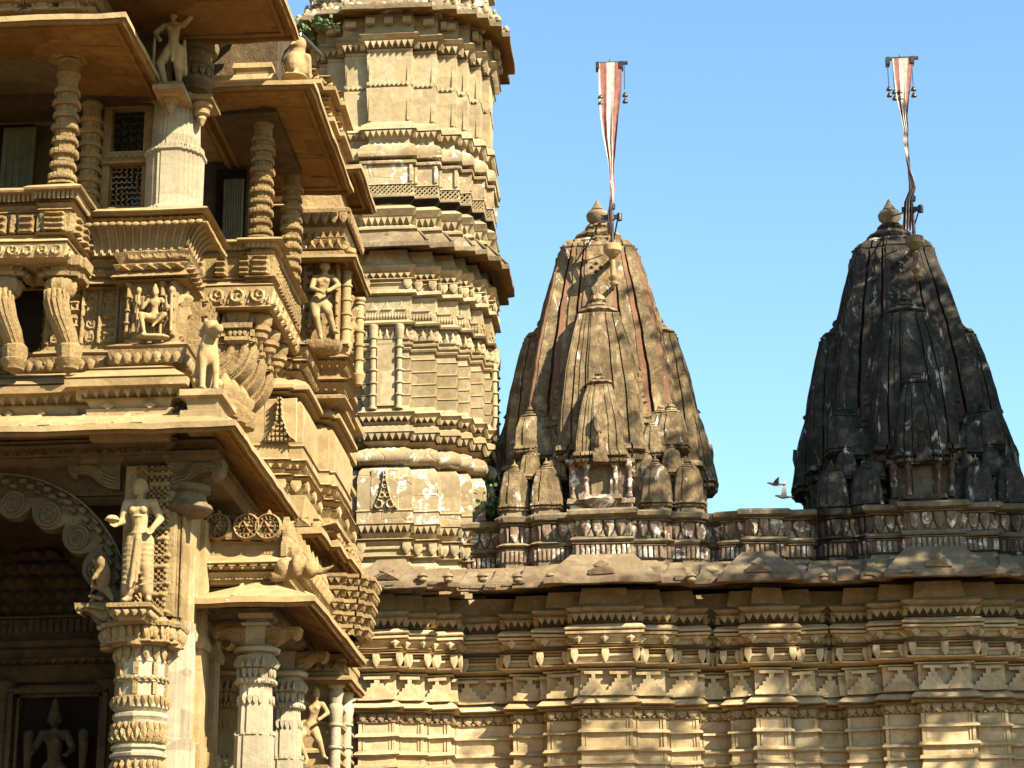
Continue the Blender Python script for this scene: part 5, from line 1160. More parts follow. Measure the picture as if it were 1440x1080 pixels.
# ---------- quarter-round ribbed brackets with hanging buds under the right balcony
for k in range(4):
    t = k/3; Yk = 20.35+t*1.45; xk = ax(352, 470, 20.35)+.0; zk = Z2(434)-.30
    Rr = .46; x0_ = ax(306, 470, 20.35)-.06
    b = MB(); nA = 22
    secs = [(.0,.10),(.08,.10),(.085,.125),(.12,.14),(.15,.125),(.155,.11),(.20,.11),(.205,.135),(.24,.15),(.27,.135),(.275,.12),(.33,.12),(.335,.14),(.37,.155),(.41,.14),(.42,.11),(.46,.10),(.47,.0)]
    rs = []
    for i in range(nA+1):
        a = -math.pi/2*(i/nA)-.02; ring = []
        for r, d_ in secs: ring.append((x0_+r*1.02*math.cos(a), Yk-d_, zk+r*1.05*math.sin(a)))
        for r, d_ in reversed(secs): ring.append((x0_+r*1.02*math.cos(a), Yk+.10, zk+r*1.05*math.sin(a)))
        rs.append(ring)
    b.rings(rs)
    for r in (.06,.18,.30,.43):
        for i in range(2, 26):
            a = -math.pi/2*i/27; xx, zz = x0_+r*1.02*math.cos(a), zk+r*1.05*math.sin(a)
            if r*1.57/27 > .004: b.lathe(xx, Yk-.115, [(zz-.012,.004),(zz,.012),(zz+.012,.004)], 6)
    # block above
    b.sweep(ratha(x0_+.30, Yk, [(.10,.16),(.17,.13),(.2,.2)][:2]), [(zk-.03,.0),(zk+.0,.03),(zk+.04,.03),(zk+.05,.0),(zk+.12,.0),(zk+.13,.05),(zk+.18,.06),(zk+.2,.0),(zk+.32,.02)])
    row(b, ratha(x0_+.30, Yk, [(.10,.16),(.17,.13)]), .0, zk+.05, zk+.12, .05, 'petal', .02, .03, front=NB)
    o = b.build('ribbed_bracket', 'carved', bal2, wear=.002, fix=True)
    xb_ = xk+.10; b = MB(); zb_ = zk+.16
    b.lathe(xb_, Yk-.02, [(zb_-.17,.005),(zb_-.14,.04),(zb_-.12,.05),(zb_-.10,.08),(zb_-.06,.09),(zb_-.05,.075),(zb_-.03,.115),(zb_+.01,.12),(zb_+.02,.10),(zb_+.06,.125),(zb_+.13,.13),(zb_+.16,.10)], 20, rib=.03, ribn=12); b.build('hanging_bud', 'carved', o)
# carved wall carrying those brackets
b = MB(); xw = ax(306,470,20.35)-.02; b.box(xw-.6, xw, 19.6, 21.9, az(300,640,20.3), Z2(434)); relief(b, (xw,19.6,az(300,640,20.3)), (0,1), 2.3, Z2(434)-az(300,640,20.3), lambda x, z: .03*(np.sin(x*40)*np.sin(z*40) > 0)); b.build('bracket_wall', 'carved', porch)
for k in range(3):
    b = MB(); x, Y = ax(315+k*12, 560+k*8, 18.9+k*.5), 18.9+k*.5; z = az(315+k*12, 588+k*8, Y)
    b.lathe(x, Y, [(z,.14),(z+.05,.16),(z+.07,.12),(z+.12,.15),(z+.16,.15),(z+.18,.1),(z+.24,.13),(z+.3,.13),(z+.33,.08),(z+.4,.05),(z+.45,.01)], 18, rib=.04, ribn=9); b.build('roof_urn', 'carved', porch)

# ---------- the small side porch: columns, eave, rosette parapet
zq = az(300, 849, 19.4); XQ = ax(443, 849, 19.4)
EQ = [(cxA+.2,19.4),(XQ,19.4),(XQ,23.0),(cxA+.2,23.0)]
o = slope_eave('side_porch_eave', EQ, zq, .62, .28, .06, 1, rsp=.36, m='cream')
XP = XQ-.42
PP = rect(cxA+.3, XP, 20.02, 22.9); ZP = lambda y: az(320, y, 20.0)
def d(b):
    row(b, PP, .10, ZP(804), ZP(796), .105, 'tri', .03, front=NB); row(b, PP, .02, ZP(816), ZP(806), .035, 'rect', .03, front=NB)
    row(b, PP, -.02, ZP(779), ZP(773), .03, 'rect', .015, front=NB); row(b, PP, -.02, ZP(771), ZP(766), .03, 'rect', .015, front=NB)
psw('rosette_parapet', PP, 320, 20.02, [(822,.0),(818,.0),(817,.02),(806,.02),(805,.08),(797,.08),(796,.14),(791,.15),(787,.10),(785,.04),(784,.0),(781,-.01),(764,-.01),(762,.0),(750,-.03),(742,-.12)], 'cream', d)
pc = []
for px in (268, 307, 348, 378):
    x = ax(px, 741, 19.97); z = az(px, 742, 19.97); r = .135
    b = MB(); b.add(*(lambda n: ([(x+r*math.cos(2*math.pi*i/n), 19.95+(.0 if s == 0 else .1), z+r*math.sin(2*math.pi*i/n)) for s in (0, 1) for i in range(n)], [tuple(range(n)), tuple(range(2*n-1, n-1, -1))]+[(i, n+i, n+(i+1) % n, (i+1) % n) for i in range(n)]))(28))
    relief(b, (x-r*1.05,19.945,z-r*1.05), (1,0), r*2.1, r*2.1, lambda X, Zz: np.where(np.hypot(X-r*1.05, Zz-r*1.05) < r*1.03, rosette2(X-r*1.05, Zz-r*1.05, r)*1.5+.004, -.03), .007)
    b.lathe(x, 19.97, [(z+r*.95,.03),(z+r*1.2,.02),(z+r*1.35,.004)], 8); b.plate((x+.2-.05, 19.96, z-.13), (1,0), (0,-1), [(u*.16, v*.14) for u, v in SH['crest']], .03, .05) if px < 370 else None
    b.build('rosette', 'carved', porch, wear=.001, fix=False)
b = MB(); 
for k in range(11):                                     # leaf cresting stepping down the side
    Y = 20.05+k*.25; zz = ZP(783)+ (.30 if k < 8 else .15)
    b.plate((XP-.01, Y, ZP(783)-.02), (0,1), (1,0), [(u*.26, v*(.42-.0*k)) for u, v in SH['crest']], .05, .11); b.plate((XP+.04, Y, ZP(783)-.05), (0,1), (1,0), [(u*.2, v*.2) for u, v in SH['petal']], .05, .12)
b.build('side_cresting', 'carved', porch, wear=.003)
x, Y = ax(412,795,19.8), 19.85; z = az(412,800,19.8)
sculpt('corner_lotus', [('e',(x-.1,Y,z+.02),(.09,.1,.10)),('e',(x+.03,Y-.03,z+.03),(.06,.1,.12)),('e',(x+.16,Y,z+.0),(.07,.1,.09)),('c',(x-.18,Y,z-.06),(x+.30,Y-.02,z-.02),.06,.03),('c',(x+.26,Y-.02,z-.03),(x+.4,Y-.05,z+.02),.035,.01)], 'carved', porch, voxel=.018)
def star_col(name, px, Y, y_top, r, parent, m='pale', bottom=0):
    x = ax(px, 1000, Y); Z = lambda y: az(px, y, Y-r)
    Q = ratha(x, Y, [(.34*r,1.0*r),(.68*r,.9*r),(.78*r,.78*r)]); b = MB(); k = y_top
    b.sweep(Q, [(0,.08),(.4,.08),(.45,0),(Z(k+152),.018),(Z(k+117),.018),(Z(k+116),.0),(Z(k+62),-.005),(Z(k+60),-.01),(Z(k+46),-.012),(Z(k+45),.02),(Z(k+38),.02),(Z(k+37),-.015),(Z(k+24),-.012),(Z(k+22),.015),(Z(k+6),.02)])
    row(b, Q, .0, Z(k+117), Z(k+111), .045, 'crest', .03, .035, front=NB); row(b, Q, .02, Z(k+45), Z(k+39), .04, 'diam', .012, .02, front=NB); row(b, Q, .0, Z(k+37), Z(k+24), .06, 'leaf', .02, .03, front=NB); row(b, Q, .015, Z(k+22), Z(k+8), .07, 'crest', .02, .05, front=NB); row(b, Q, -.005, Z(k+74), Z(k+62), .05, 'leaf', .02, .02, front=NB)
    b.lathe(x, Y, [(Z(k+8),r*1.0),(Z(k+2),r*.95),(Z(k),r*1.35),(Z(k-5),r*1.42),(Z(k-8),r*1.2),(Z(k-10),r*1.0)], 28)
    b.sweep(rect(x-r*.62, x+r*.62, Y-r*.62, Y+r*.62), [(Z(k-10),0),(Z(k-36),.0),(Z(k-37),.03),(Z(k-41),.04),(Z(k-43),.0),(Z(k-46),.0),(Z(k-47),.06),(Z(k-53),.07)])
    o = b.build(name, m, parent, wear=.002)
    for dx in (-1, 1):
        b = MB(); volute(b, x+dx*r*.6, Y, Z(k-34), .42, dx, r*1.3); b.build('scroll_bracket', 'carved', o, fix=True)
    b = MB()                                             # bracket reaching forward
    return o
star_col('round_column', 359, 20.25, 915, .165, porch)
star_col('round_column', 404, 22.1, 950, .15, porch)
star_col('round_column', 266, 20.9, 930, .15, porch, m='cream')
star_col('round_column', 318, 22.2, 950, .15, porch, m='cream')
b = MB(); zb = az(359,868,20.1)
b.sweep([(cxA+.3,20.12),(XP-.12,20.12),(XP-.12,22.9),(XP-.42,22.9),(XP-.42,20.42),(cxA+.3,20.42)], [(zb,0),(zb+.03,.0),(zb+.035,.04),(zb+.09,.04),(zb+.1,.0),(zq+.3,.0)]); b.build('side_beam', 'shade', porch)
b = MB(); b.box(cxA+.3, XP-.1, 20.3, 22.9, zb+.12, zb+.16); b.build('side_ceiling', 'inner', porch)
# back wall with a dark doorway
b = MB(); y_ = 23.2; b.box(ax(226,1000,y_), ax(312,1000,y_), y_, y_+.2, 0, zb+.12); b.box(ax(350,1000,y_), ax(470,1000,y_), y_, y_+.2, 0, zb+.12); b.box(ax(226,900,y_), ax(470,900,y_), y_, y_+.2, az(330,880,y_), zb+.12); b.build('back_wall', 'cream', porch)
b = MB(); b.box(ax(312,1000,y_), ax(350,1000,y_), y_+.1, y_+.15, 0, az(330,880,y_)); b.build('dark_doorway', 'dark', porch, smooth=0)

# ---------- upper left: bracket capital, drum and roof eave
x, Y = ax(272,90,19.2), 19.25; Z = lambda y: az(272, y, 19.2)
b = MB(); b.lathe(x, Y, [(Z(128),.16),(Z(122),.2),(Z(112),.2),(Z(110),.16),(Z(96),.17),(Z(94),.2),(Z(88),.2),(Z(86),.17),(Z(76),.18),(Z(74),.23),(Z(66),.25),(Z(62),.24),(Z(58),.18)], 28); cyl_row(b, x, Y, .17, Z(110), Z(97), 14, 'petal', .02, .04); b.build('drum_capital', 'shade', porch)
for dx, s in ((1,.95),(-1,.7)):
    b = MB(); volute(b, x+dx*.1, Y, Z(18), s*.8, dx, .34); b.build('scroll_bracket', 'shade', porch, fix=True)
b = MB(); b.sweep(rect(x-.6, x+.42, Y-.3, Y+.4), [(Z(20),0),(Z(14),.05),(Z(8),.06),(Z(4),.0),(Z(-6),.02),(Z(-8),.08),(Z(-20),.1)]); b.build('upper_block', 'shade', porch)
b = MB(); b.box(XL, x-.2, 18.9, 19.4, Z(152), Z(-30)); b.box(ax(285,80,20.0), ax(392,60,20.0), 19.95, 21.6, Z(118), Z(-60)); b.build('upper_wall', 'inner', porch)
XR3 = ax(401, 3, 18.3); z3 = az(400, 4, 18.3)
slope_eave('roof_eave', [(XL,17.0),(XR3,17.0),(XR3,19.1),(XL,19.1)], z3, 1.0, .05, .06)
b = MB(); b.sweep(rect(XL+.2, XR3-.5, 17.6, 18.8), [(z3+.1,0),(z3+.5,.0),(z3+.55,.1),(z3+.7,.1),(z3+.75,0),(z3+1.2,-.1),(z3+1.8,-.5)]); b.build('porch_roof', 'cream', porch)

# =================================================================== HALL BEHIND THE PORCH
hall = thing('temple_hall', (ax(430,600,22), 23.5, 0), 'stepped sandstone hall with bulging base and statue niche between porch and tower', 'temple hall')
def hsw(name, plan, x, Y0, lst, m='cream', deco=None, parent=None, wear=.003, seg=.4, label=None):
    return psw(name, plan, x, Y0, lst, m, deco, parent or hall, wear, seg, label)
XH1 = ax(419,600,21.6); XH2 = ax(464,600,22.7)
HP = [(XH1-1.6,21.6),(XH1-.16,21.6),(XH1-.16,21.68),(XH1,21.68),(XH1,22.62),(XH1-.08,22.7)][:5]+[(XH1,22.72),(XH2-.06,22.72),(XH2-.06,22.8),(XH2,22.8),(XH2,24.0),(XH1-1.6,24.0)]
ZH = lambda y: az(395, y, 21.6)
def d(b): corners(b, HP, .08, ZH(694), ZH(677), .13, 'leaf', .04, .06)
hsw('pendant_band', HP, 395, 21.6, [(760,.05),(745,.05),(738,.25),(735,.22),(730,.05),(696,.0),(694,.1),(693,.05),(684,.05),(683,.1),(680,.1),(679,.05),(672,.05),(670,.14),(667,.15),(665,.03)], 'cream', d)
def d(b): row(b, HP, .04, ZH(659), ZH(650), .1, 'tri', .04, front=NB)
hsw('toothed_band', HP, 395, 21.6, [(665,.0),(660,.0),(659,.03),(650,.03),(649,.09),(645,.1),(643,.06)], 'cream', d)
def d(b):
    x0_ = ax(393,600,21.5); H = ZH(562)-ZH(624)
    def hf(x, v):
        X = (x-.18)/.36; V = v/H; wd = np.interp(V, [0,.12,.3,.55,1], [.5,.32,.2,.1,.06]); ins = np.abs(X) < wd
        return np.where(ins, .006+.022*(np.abs(np.sin(x*70)*np.sin(v*55)) > .35)+np.where(wd-np.abs(X) < .05, .02, 0), .0)
    relief(b, (x0_-.18, 21.6-.05, ZH(624)), (1,0), .36, H, hf, .009)
hsw('vase_moulding', HP, 395, 21.6, [(643,.05),(626,.05),(625,.07),(623,.04),(610,.05),(575,.05),(564,.03),(558,-.03),(556,-.08)], 'cream', d)
hsw('torus_moulding', HP, 395, 21.6, [(556,-.08),(553,.02),(550,.08),(545,.12),(540,.12),(535,.07),(532,-.02),(530,-.08)], 'cream')
def d(b): row(b, HP, .02, ZH(518), ZH(508), .1, 'tri', .05, front=NB); corners(b, HP, .02, ZH(498), ZH(486), .12, 'leaf', .04, .06)
hsw('upper_base', HP, 395, 21.6, [(530,-.08),(520,-.06),(519,.0),(509,.0),(508,.08),(504,.1),(502,.0),(499,.02),(498,.0),(486,.0),(485,.08),(481,.1),(479,.0),(476,.0)], 'carved', d)
# niche storey
HY = 22.55; xh0, xh1 = ax(424,420,HY), ax(478,420,HY); ZN = lambda y: az(450, y, HY)
HN = [(xh0-.9,HY),(xh1,HY),(xh1,HY+.35),(xh1-.08,HY+.35),(xh1-.08,HY+1.15),(xh0-.9,HY+1.15)]
def d(b):
    row(b, HN, .04, ZN(520), ZN(510), .09, 'tri', .05, front=NB); row(b, HN, .02, ZN(552), ZN(540), .1, 'leaf', .05, front=NB)
hsw('niche_base', HN, 450, HY, [(575,-.1),(566,.0),(560,.1),(556,.1),(554,.0),(552,.02),(540,.02),(538,.12),(533,.13),(530,.02),(524,.0),(521,.0),(520,.02),(510,.02),(508,.12),(502,.14),(498,.03),(490,.0),(488,.1),(484,.11),(482,.0)], 'carved', d)
def d(b):
    W = xh1-xh0; z0, z1 = ZN(482), ZN(352); H = z1-z0
    def hf(x, z):
        h = np.zeros_like(x)
        for c in (.04, W-.03): h = np.maximum(h, cap2(x, z, c,0,c,H,.03)); h = np.maximum(h, np.where(np.mod(z,.15) < .02, cap2(x, z, c,0,c,H,.042), 0))
        h = np.maximum(h, .03*(np.abs(x-W*.12-.04) < .035)*(np.mod(z,.1) < .06)); return h
    relief(b, (xh0,HY,z0), (1,0), W, H, hf); b.box(xh0-.1, xh0, HY-.04, HY+.2, z0, z1)
    relief(b, (xh1-.08,HY+.35,z0), (0,1), .8, H, lambda x, z: figure2(np.mod(x,.4)-.2, z-.1, H*.7)+.03*(np.abs(np.mod(x,.4)-.2) > .17))
hsw('niche_storey', HN, 450, HY, [(482,.0),(352,.0)], 'carved', d)
for px, Y, ya, yb in ((487,HY+.1,485,352),(505,23.7,528,398)):
    x = ax(px, (ya+yb)/2, Y); b = MB(); Z = lambda y: az(px, y, Y); h = Z(yb)-Z(ya)
    pr = [(Z(ya)-.15,.0),(Z(ya)-.12,.05),(Z(ya)-.02,.08),(Z(ya),.085)]
    for k in range(5): q = Z(ya)+h*(.05+k*.15); pr += [(q,.055),(q+h*.10,.055),(q+h*.105,.07),(q+h*.125,.07),(q+h*.13,.055)]
    pr += [(Z(yb)-.2*h,.075),(Z(yb)-.17*h,.075),(Z(yb)-.15*h,.06),(Z(yb)-.05*h,.07),(Z(yb)-.04*h,.1),(Z(yb),.11)]; b.lathe(x, Y, pr, 14); cyl_row(b, x, Y, .06, Z(yb)-.15*h, Z(yb)-.05*h, 8, 'crest', .02, .03)
    b.build('niche_colonnette', 'cream', hall)
zc1 = az(470,362,22.2); XC = ax(500,360,22.2)
slope_eave('niche_canopy', [(xh0-.2,22.2),(XC,22.2),(XC,23.5),(xh0-.2,23.5)], zc1, .35, .10, .04, parent=hall)
HC = [(xh0-.1,22.5),(XC-.22,22.5),(XC-.22,23.4),(xh0-.1,23.4)]
def d(b):
    row(b, HC, .03, az(450,352,22.5), az(450,338,22.5), .1, 'crest', .03, .07, front=NB); row(b, HC, .1, az(450,315,22.4), az(450,300,22.4), .11, 'leaf', .03, .05, front=NB); row(b, HC, .02, az(450,336,22.4), az(450,322,22.4), .08, 'step', .03, front=NB)
hsw('niche_pediment', HC, 450, 22.5, [(358,.05),(353,.05),(352,.0),(338,.0),(337,.06),(334,.06),(333,.0),(322,.0),(320,.08),(300,.08),(298,.12),(293,.12),(290,.0),(270,-.03)], 'carved', d)
# upper storeys behind the eave, many small courses
HU = [(XH2-1.6,22.75),(XH2-.30,22.75),(XH2-.30,22.95),(XH2-.16,22.95),(XH2-.16,23.4),(XH2-.10,23.4),(XH2-.10,23.9),(XH2-1.6,23.9)]
lst = []; y = 300; k = 0
while y > 96:
    s = 13 if k % 3 else 18; e = .07 if k % 3 else .13; lst += [(y,.0),(y-s*.45,.0),(y-s*.5,e),(y-s*.8,e),(y-s*.86,.02)]; y -= s; k += 1
def d(b):
    for q in range(280, 110, -42): row(b, HU, .02, az(480,q,22.8), az(480,q-9,22.8), .1, 'crest', .04, .06, front=NB)
hsw('upper_courses', HU, 480, 22.75, lst, 'cream', d)
zc2 = az(500,243,23.0)
slope_eave('upper_niche_canopy', [(XH2-.8,22.9),(ax(508,240,22.9),22.9),(ax(508,240,22.9)+.0,24.3),(XH2-.8,24.3)], zc2, .40, .14, .06, parent=hall)
# lower curved eave stepping round the hall
zg = az(450, 752, 21.3)
GE = [(XE-.2,21.25),(ax(452,752,21.25),21.25),(ax(452,752,21.25),21.9),(ax(478,765,21.9),21.9),(ax(478,765,21.9),22.5),(ax(494,785,22.5),22.5),(ax(494,785,22.5),23.7),(XE-.2,23.7)]
slope_eave('hall_eave', GE, zg, .5, .16, .07, parent=hall)
b = MB(); row(b, GE, -.12, zg+.10, zg+.26, .2, 'crest', .06, .1, front=NB); b.build('eave_cresting', 'carved', hall, wear=.004)
# stack of mouldings under it
x, Y = ax(468,845,22.6), 22.9
GS = ratha(x-.1, Y, [(.14,.42),(.26,.34),(.34,.28)][:3]); Z = lambda y: az(465, y, 22.5)
b = MB(); pr = []
for k in range(5): q = 892-k*17; pr += [(Z(q),-.0+.02*k),(Z(q-8),.0+.02*k),(Z(q-9),.07+.02*k),(Z(q-14),.07+.02*k),(Z(q-15),.01+.02*k)]
b.sweep(GS, pr)
for k in range(5): q = 892-k*17; row(b, GS, .01+.02*k, Z(q-1), Z(q-8), .08, 'tri', .05, front=NB)
b.build('corbel_stack', 'carved', hall, wear=.003)
# canopy and wall below, seen beside the side porch
zk_ = az(450,957,22.5); XK = ax(494,957,22.5)
slope_eave('lower_canopy', [(XH1-.6,22.5),(XK,22.5),(XK,23.6),(XH1-.6,23.6)], zk_, .3, .08, .04, parent=hall)
KW = [(XH1-.8,22.8),(XK-.2,22.8),(XK-.2,23.8),(XH1-.8,23.8)]; ZK = lambda y: az(460, y, 22.8)
def d(b):
    row(b, KW, .05, ZK(945), ZK(930), .1, 'step', .04, front=NB)
    H = ZK(962)-ZK(1100); relief(b, (XK-.2,22.8,ZK(1100)), (0,1), .8, H, lambda x, z: .02*(np.mod(z,.2) < .03))
hsw('lower_wall', KW, 460, 22.8, [(3000,.0),(1060,.0),(1058,.05),(1054,.05),(1052,.0),(1020,.0),(1018,.05),(1014,.05),(1012,.0),(962,.0),(950,.05),(946,.05),(930,.05),(928,.1),(920,.1),(918,.02),(890,.0)], 'cream', d)
for px, Y in ((472,22.7),(487,23.3)):
    x = ax(px, 1000, Y); b = MB(); Z = lambda y: az(px, y, Y); pr = [(Z(1200),.08)]
    for q in (1120,1085,1052,1020): pr += [(Z(q+2),.06),(Z(q+1),.08),(Z(q-2),.08),(Z(q-3),.06)]
    pr += [(Z(1000),.085),(Z(994),.085),(Z(990),.065),(Z(975),.085),(Z(970),.06),(Z(965),.1),(Z(962),.1)]; b.lathe(x, Y, pr, 14); b.build('niche_colonnette', 'pale', hall)
# main bulk of the hall behind
b = MB(); hb_ = [(0,.0)]
for k in range(26): zz_ = .5+k*.55; hb_ += [(zz_,.0),(zz_+.02,.06 if k % 4 else .16),(zz_+.1,.06 if k % 4 else .18),(zz_+.12,.0)]
hb_ = [q for q in hb_ if q[0] < az(400,130,23)]+[(az(400,130,23),0)]
b.sweep([(XH1-7,23.2),(-5.1,23.2),(-5.1,25.5),(-4.98,25.5),(-4.98,28),(-5.15,28),(-5.15,31),(-4.98,31),(-4.98,34.5),(XH1-7,34.5)], hb_); b.box(-5.2, XH1-.3, 23.5, 25.0, 0, az(400,130,23)); b.build('hall_block', 'cream', hall)

# =================================================================== STATUES
def fig3(J, crown=.1, skirt=None, hair=True, bust=.038, fingers=False, jewels=True):
    """standing or seated carved figure of unit height, facing -Y; J holds the joints"""
    V = lambda k: J[k]; pr = []
    hd = Vector(V('head')); nk = Vector(V('neck')); ch = Vector(V('chest')); pv = Vector(V('pelvis')); f = Vector(J.get('face', (0,-1,0))).normalized(); sd_ = f.cross(Vector((0,0,1)))
    pr += [('e',tuple(hd),(.054,.060,.072)),('e',tuple(hd+f*.012+Vector((0,0,-.03))),(.040,.045,.042)),('e',tuple(hd+f*.058+Vector((0,0,-.008))),(.010,.014,.017)),('e',tuple(hd+f*.05+Vector((0,0,-.036))),(.017,.01,.006)),('e',tuple(hd+f*.045+Vector((0,0,-.058))),(.018,.018,.014))]
    for s in (-1, 1): pr += [('e',tuple(hd+f*.046+sd_*s*.021+Vector((0,0,.008))),(.013,.008,.007)),('e',tuple(hd+sd_*s*.056+Vector((0,0,-.012))),(.012,.016,.026)),('c',tuple(hd+f*.05+sd_*s*.008+Vector((0,0,.02))),tuple(hd+f*.044+sd_*s*.034+Vector((0,0,.021))),.006,.004)]
    if hair: pr += [('e',tuple(hd-f*.018+Vector((0,0,.018))),(.060,.058,.062)),('e',tuple(hd-f*.07+Vector((0,0,.01))),(.04,.04,.045))]
    if crown: pr += [('c',tuple(hd+Vector((0,0,.045))),tuple(hd+Vector((0,0,.055+crown))),.05,.022),('e',tuple(hd+Vector((0,0,.05))),(.058,.06,.018))]
    pr += [('c',tuple(nk),tuple(hd-Vector((0,0,.03))),.028,.026),('c',tuple(ch),tuple(nk+(ch-nk)*.35),.075,.045),('c',tuple(pv+(ch-pv)*.45),tuple(ch),.058,.074),('c',tuple(pv),tuple(pv+(ch-pv)*.45),.078,.056)]
    r = Vector(V('sr')); l = Vector(V('sl')); pr += [('c',tuple(r),tuple(l),.036,.036)]
    ax_ = (l-r).normalized(); fw = ax_.cross(Vector((0,0,1))); fw = -fw if fw.y > 0 else fw
    if bust:
        for s in (-1, 1): pr.append(('e',tuple(ch+ax_*s*.042+fw*.055+Vector((0,0,.0))),(bust*.82,bust*.82,bust*.82)))
    for sh, el, hn in (('sr','er','hr'),('sl','el','hl')):
        a, b_, c = Vector(V(sh)), Vector(V(el)), Vector(V(hn)); pr += [('c',tuple(a),tuple(b_),.038,.031),('c',tuple(b_),tuple(c),.031,.021),('e',tuple(c),(.022,.022,.026))]
        d_ = (c-b_).normalized()
        if jewels: pr += [('e',tuple(a+(b_-a)*.45),(.034,.034,.012)),('e',tuple(c-d_*.02),(.024,.024,.012))]
        sdv = d_.cross(fw).normalized() if d_.cross(fw).length > .1 else Vector((1,0,0))
        for q in range(4): st = c+sdv*(.014*(q-1.5)); pr.append(('c',tuple(st),tuple(st+d_*(.045+.006*(q in (1,2)))+fw*.008),.0078,.006))
        pr.append(('c',tuple(c+sdv*.02),tuple(c+sdv*.036+d_*.02+fw*.012),.008,.006))
    for kn, an, ft, s in (('kr','ar','fr',-1),('kl','al','fl',1)):
        h = pv+ax_*s*.045+Vector((0,0,-.03)); k, a, f_ = Vector(V(kn)), Vector(V(an)), Vector(V(ft))
        pr += [('c',tuple(h),tuple(k),.070,.048),('c',tuple(k),tuple(a),.048,.028),('c',tuple(a),tuple(f_),.024,.020),('e',tuple(a),(.032,.032,.014)),('e',tuple(f_),(.022,.03,.014))]
    for kn, s in (('kr',-1),('kl',1)):              # folds of the short wrapped cloth
        h = pv+ax_*s*.045+Vector((0,0,-.03)); k = Vector(V(kn))
        for q in range(5): c_ = h+(k-h)*(.12+.2*q); pr.append(('e',tuple(c_),(.0745-.005*q,.0745-.005*q,.007)))
    pr += [('c',tuple(pv+fw*.07),tuple(pv+fw*.075+Vector((0,0,-.2))),.016,.012),('e',tuple(ch+fw*.05+Vector((0,0,-.05))),(.05,.03,.008))]
    if skirt: pr += skirt
    if jewels: pr += [('e',tuple(pv+Vector((0,0,.03))),(.088,.08,.016)),('e',tuple(nk+Vector((0,0,-.012))),(.05,.048,.012))]
    return pr
STAND = dict(head=(-.01,-.02,.925), neck=(0,0,.84), chest=(0,0,.735), pelvis=(.01,0,.52), face=(-.35,-1,0), sr=(-.105,0,.80), sl=(.105,0,.80),
  er=(-.13,-.02,.655), hr=(-.155,-.14,.60), el=(.165,.01,.675), hl=(.115,-.07,.57), kr=(-.05,-.02,.28), ar=(-.06,.01,.05), fr=(-.075,-.07,.02), kl=(.075,-.03,.28), al=(.09,.01,.05), fl=(.115,-.07,.02))
skirt = [('c',(-.035,0,.46),(-.065,0,.10),.075,.05),('c',(.05,0,.46),(.085,0,.10),.075,.05),('c',(.01,-.07,.50),(-.03,-.07,.12),.022,.016),('c',(.03,-.07,.50),(.01,-.06,.16),.016,.012),('c',(.0,.02,.42),(.0,.02,.14),.07,.05)]
for k in range(7): z = .14+.045*k; skirt.append(('c',(.04,-.06+.002*k,z),(.125,-.035,z+.02),.008,.007)); skirt.append(('c',(-.1,-.045,z+.02),(-.04,-.062,z),.007,.006))
hx, hy = ax(190, 846, 18.28), 18.30; hz = az(190, 847, 18.2)+.003; Hs = (az(190, 672, 18.28)-hz)
bowl = [('e',(-.175,-.155,.635),(.062,.062,.014)),('e',(-.175,-.155,.65),(.05,.05,.024))]
o = sculpt('statue', turn(fig3(STAND, 0, skirt, fingers=True)+bowl, (hx, hy, hz), s=Hs*.995), 'cream', voxel=.009); tag(o, 'pale carved statue of a standing woman carrying a shallow bowl, on the column plinth', 'statue', 'carved statues of the porch')
# upper bracket figure
U1 = dict(STAND, er=(-.20,-.03,.70), hr=(-.13,-.1,.58), el=(.19,0,.9), hl=(.10,-.04,1.0), kr=(-.12,-.07,.30), kl=(.07,-.02,.28), face=(-.2,-1,-.2))
x, Y = ax(239, 122, 18.5), 18.55; z = az(239, 124, 18.5); h = az(239, 8, 18.5)-z
o = sculpt('statue', turn(fig3(U1, .06, None)+[('c',(-.2,-.05,.15),(-.2,-.05,.62),.02,.02),('c',(.15,.0,.2),(.13,.0,.6),.03,.02)], (x, Y, z), s=h*.98), 'cream', voxel=.012); tag(o, 'bracket statue of a dancer standing under the roof eave above the bright corner pilaster', 'statue', 'carved statues of the porch')
b = MB(); b.box(x-.15, x+.15, 18.4, 18.95, z-.05, z); b.build('statue_platform', 'cream', porch)
# seated goddess
GD = dict(head=(0,-.03,.86), neck=(0,0,.78), chest=(0,0,.68), pelvis=(0,0,.46), sr=(-.11,0,.74), sl=(.11,0,.74), er=(-.2,-.04,.58), hr=(-.17,-.12,.74), el=(.2,-.04,.58), hl=(.2,-.12,.74),
  kr=(-.19,-.16,.44), ar=(-.12,-.14,.12), fr=(-.15,-.19,.09), kl=(.2,-.15,.43), al=(.07,-.16,.30), fl=(.02,-.19,.22), face=(0,-1,-.1))
x, Y = ax(214, 478, 18.42), 18.47; z = az(214, 480, 18.42); h = az(214, 398, 18.42)-z
o = sculpt('statue', turn(fig3(GD, .08, [('e',(0,-.05,.08),(.28,.14,.05)),('e',(0,-.02,.40),(.16,.1,.06)),('c',(-.28,-.02,.2),(-.27,-.02,.85),.03,.03),('c',(.28,-.02,.2),(.27,-.02,.85),.03,.03),('e',(-.27,-.03,.9),(.05,.05,.06)),('e',(.27,-.03,.9),(.05,.05,.06))]), (x, Y, z), s=h), 'cream', voxel=.012); tag(o, 'carved seated goddess statue on a lotus shelf in the panel below the fluted seat back', 'statue', 'carved statues of the porch')
